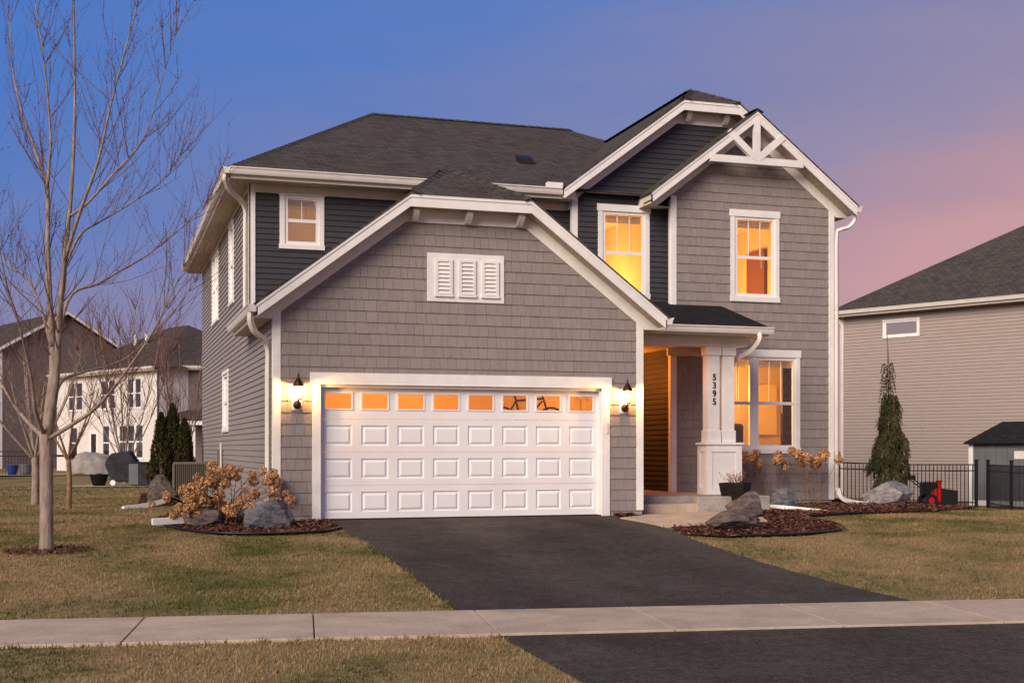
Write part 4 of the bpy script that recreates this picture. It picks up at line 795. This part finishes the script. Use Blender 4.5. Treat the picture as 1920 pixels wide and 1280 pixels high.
for a,b in ((5.6,2.6),(6.9,2.9)): mb=MB(); mb.box(a,a+.35,b,b+.3,6.05+.62*(b+.4)-.1,6.05+.62*(b+.4)+.22); mb.build('roof_vent','black',NB)
MB().tube([(8.0,3.9,8.4),(8.0,3.9,9.3)],.06,8).build('vent_pipe','white',NB)
WH=simple_house('ivory_house','ivory two storey house with dark roof seen behind the bare trees',(-5.16,55.91,0),R(-62.2),10.85,9,5.2,'whitelap',[(1.3,3.0,3.2,4.75,2),(5.0,6.6,3.2,4.75,2),(7.9,9.3,3.2,4.75,2),(1.5,2.4,.55,2.3,1),(5.2,6.0,.5,2.35,1),(7.0,9.5,.6,2.35,3)],.55,-.6)
mb=MB().box(3.75,4.75,-.03,0,-.1,2.1); dd=mb.build('door','white',WH); box('door_glass','curtain',dd,4.0,4.55,-.04,-.03,.1,1.9)
for a in (4.2,5.4): MB().tube([(a,2.5,6.5),(a,2.5,7.4)],.09,8).build('vent_pipe','white',WH)
BH=simple_house('brown_wing_house','dark brown house wing with white trim beside the blue-grey wall',(1.2,47.2,0),R(-8),9,8,5.3,'brownlap',[(2.2,2.7,.3,2.4,1)],.5,-.6)
box('blue_grey_wall','bluelap',BH,-1.6,-.05,.8,1.0,-.6,5.2); box('white_trim_post','white',BH,-.3,-.08,-.05,.1,-.6,5.2); roofplane('porch_roof','roof',BH,[(-.3,-1.6,2.5),(9,-1.6,2.5),(9,0,3.1),(-.3,0,3.1)]); mb=MB().box(-.3,9,-1.63,-1.58,2.3,2.5); mb.build('fascia_board','white',BH)
for x in (.6,2.6): box('porch_post','white',BH,x,x+.15,-1.5,-1.35,-.6,2.3)
simple_house('gabled_house','large brown-tan gabled house at the left edge behind the trees',(-8.7,63.16,0),R(22),8,14,7.1,'brownlap',[],.6,-.6,'y',h=.14)
simple_house('far_house','distant reddish house glimpsed between the corner board and the tan house',(28,48,0),R(-20),9,8,5.2,'brownlap',[(.5,1.5,3,4.5,1)],.6,-.8)
# ------------------------------------------------ fences
def fence(pts,label,h=1.35,sp=.112,name='metal_fence'):
    E=empty(name,(pts[0][0],pts[0][1],0),0,label,'fence'); ox,oy=pts[0][0],pts[0][1]
    for (x0,y0),(x1,y1) in zip(pts,pts[1:]):
        n=int(math.hypot(x1-x0,y1-y0)/sp); z0,z1=gz(x0,y0),gz(x1,y1)
        for k in range(1,n):
            t=k/n; x,y,z=lerp(x0,x1,t)-ox,lerp(y0,y1,t)-oy,lerp(z0,z1,t); MB().box(x-.009,x+.009,y-.009,y+.009,z+.04,z+h-.06).build('picket','black',E)
        for zz in (h-.06,h-.24,.16): q=MB(); board(q,(x0-ox,y0-oy-.015,z0+zz),(x1-ox,y1-oy-.015,z1+zz),.035,.03,(0,1,0)); q.build('rail','black',E)
    for (x,y) in pts: z=gz(x,y); q=MB().box(x-ox-.035,x-ox+.035,y-oy-.035,y-oy+.035,z-.1,z+h+.05); p=q.build('post','black',E); MB().box(x-ox-.045,x-ox+.045,y-oy-.045,y-oy+.045,z+h+.05,z+h+.08).build('post_cap','black',p)
fence([(18.2,13.2),(20.3,12.5),(22.3,11.85)],'black metal picket fence running in front of the tan house'); fence([(22.32,11.35),(21.4,9.2),(20.4,6.7)],'black metal picket fence section in front of the grey shed')
fence([(-9.5,33),(-7.2,33.6),(-5.0,34.2)],'low black metal fence at the left behind the lawn trees',1.2)
q=empty('gate_post',(-5.06,2.2,gz(-5,2.2)),0,'black fence post with white base at the left picture edge','fence post'); MB().box(-.05,.05,-.05,.05,0,1.05).build('post','black',q); frustum(MB(),.2,.1,-.02,.22).build('base','white',q)
# ------------------------------------------------ shed, snow blower
SD=empty('garden_shed',(23.05,13.1,gz(23,13)),R(-58),'grey resin garden shed with white corner post behind the fence','shed')
q=MB(); q.box(0,3.2,.0,2.2,0,1.95); q.build('body','shed',SD)
for k in range(9): box('wall_panel','shed',SD,.13+k*.34,.13+k*.34+.325,-.02,.0,.05,1.93)
box('corner_post','white',SD,-.04,.1,-.05,.04,0,1.96); box('plinth','gutter',SD,.1,3.2,-.03,-.021,0,.16); box('vent','gutter',SD,1.35,1.8,-.045,-.021,1.44,1.68)
for q in ([(-.15,-.2,1.93),(3.4,-.2,1.93),(3.4,1.1,2.6),(.6,1.1,2.6)],[(-.15,2.4,1.93),(3.4,2.4,1.93),(3.4,1.1,2.6),(.6,1.1,2.6)],[(-.15,-.2,1.93),(-.15,2.4,1.93),(.6,1.1,2.6)]): roofplane('roof','roofdark',SD,q)
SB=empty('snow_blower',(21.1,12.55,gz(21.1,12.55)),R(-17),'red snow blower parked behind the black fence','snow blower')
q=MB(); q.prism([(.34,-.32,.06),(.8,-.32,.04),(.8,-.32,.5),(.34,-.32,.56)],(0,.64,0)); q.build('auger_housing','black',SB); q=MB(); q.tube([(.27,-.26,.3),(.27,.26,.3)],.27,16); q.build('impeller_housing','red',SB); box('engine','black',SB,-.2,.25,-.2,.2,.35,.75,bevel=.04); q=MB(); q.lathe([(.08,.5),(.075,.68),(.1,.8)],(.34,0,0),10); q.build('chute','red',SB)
for y in (-.28,.28):
    q=MB(); q.tube([(0,y-.06,.2),(0,y+.06,.2)],.2,14); w_=q.build('wheel','black',SB); MB().tube([(0,y-.07,.2),(0,y+.07,.2)],.09,10).build('rim','red',w_); MB().tube([(-.05,y*.8,.5),(-.6,y*.8,.9),(-.85,y*.8,.98)],.018,6).build('handle','black',SB)
box('control_panel','black',SB,-.75,-.45,-.25,.25,.82,.95); pass
# ------------------------------------------------ patio behind
sheet('patio',[[(x,y) for x in (-3.6,-2,0)] for y in (22.4,24.6)],'conc',.03,kind='structure'); sheet('far_patio',[[(x,y) for x in (-9,-5,-1.5)] for y in (40.5,43.5)],'conc',.05,kind='structure')
g=gz(-2,23.5)+.03
GR=empty('covered_grill',(-2.0,23.5,g),R(-15),'barbecue grill under a black cover on the patio','grill'); q=MB(); q.add([(-.3,-.3,.15),(.42,-.3,.1),(.42,.3,.1),(-.3,.3,.15),(-.52,-.32,.72),(.5,-.32,.75),(.5,.32,.75),(-.52,.32,.72),(-.35,-.25,1.05),(.25,-.25,1.15),(.25,.25,1.15),(-.35,.25,1.05)],[(3,2,1,0),(0,1,5,4),(1,2,6,5),(2,3,7,6),(3,0,4,7),(4,5,9,8),(5,6,10,9),(6,7,11,10),(7,4,8,11),(8,9,10,11)]); q.build('cover','cover',GR,bevel=.05); q=MB(); q.tube([(-.25,-.3,.1),(-.25,-.24,.1)],.09,12); q.build('wheel','white',GR)
BX=empty('storage_box',(-1.45,23.2,g),R(-15),'grey and black square storage cabinet right of the grill','box'); box('body','cover',BX,-.3,.3,-.3,.3,.02,.74); box('door','shed',BX,-.3,.0,-.32,-.3,.04,.72); box('lid','cover',BX,-.32,.32,-.34,.32,.74,.78)
BN=empty('patio_bench',(-.75,23.0,g),R(-15),'low black patio bench beside the arborvitae','bench'); box('seat','black',BN,-.45,.45,-.3,.3,.38,.46); box('backrest','black',BN,-.45,.45,.24,.32,.46,.85)
for x in (-.4,.34): box('leg','black',BN,x,x+.07,-.28,.28,0,.38)
FC=empty('covered_furniture',(-3.2,42.0,gz(-3.2,42)+.05),R(-20),'patio furniture under a crumpled grey cover by the ivory house','patio furniture')
bm=bmesh.new(); bmesh.ops.create_icosphere(bm,subdivisions=3,radius=1)
for v in bm.verts: p=v.co; z=max(0,p.z); v.co=Vector((p.x*1.15,p.y*.7,.05+.95*z**.5+.14*noise.noise(p*2.5)))
me=bpy.data.meshes.new('cover'); bm.to_mesh(me); bm.free(); me.materials.append(M['greycover']); link(bpy.data.objects.new('cover',me),FC); box('table_top','cover',FC,-2.1,-.7,-.6,.6,.8,.9)
def pot(x,y,r,h,m,label,name='round_planter'):
    z=gz(x,y)+.04; E=empty(name,(x,y,z),0,label,'planter'); MB().lathe([(r*.65,0),(r*.8,h*.4),(r,h*.95),(r*1.04,h),(r*.9,h),(r*.88,h*.9)],(0,0,0),14).build('pot',m,E,True); MB().lathe([(0,h*.88),(r*.89,h*.88)],(0,0,0),14).build('soil','mulch',E)
pot(-2.75,23.55,.3,.36,'pot','black bowl planter left of the covered grill'); pot(-6.6,41.6,.27,.45,'blue','blue glazed planter on the far patio'); pot(-6.0,41.4,.3,.5,'shed','grey planter next to the blue one on the far patio')
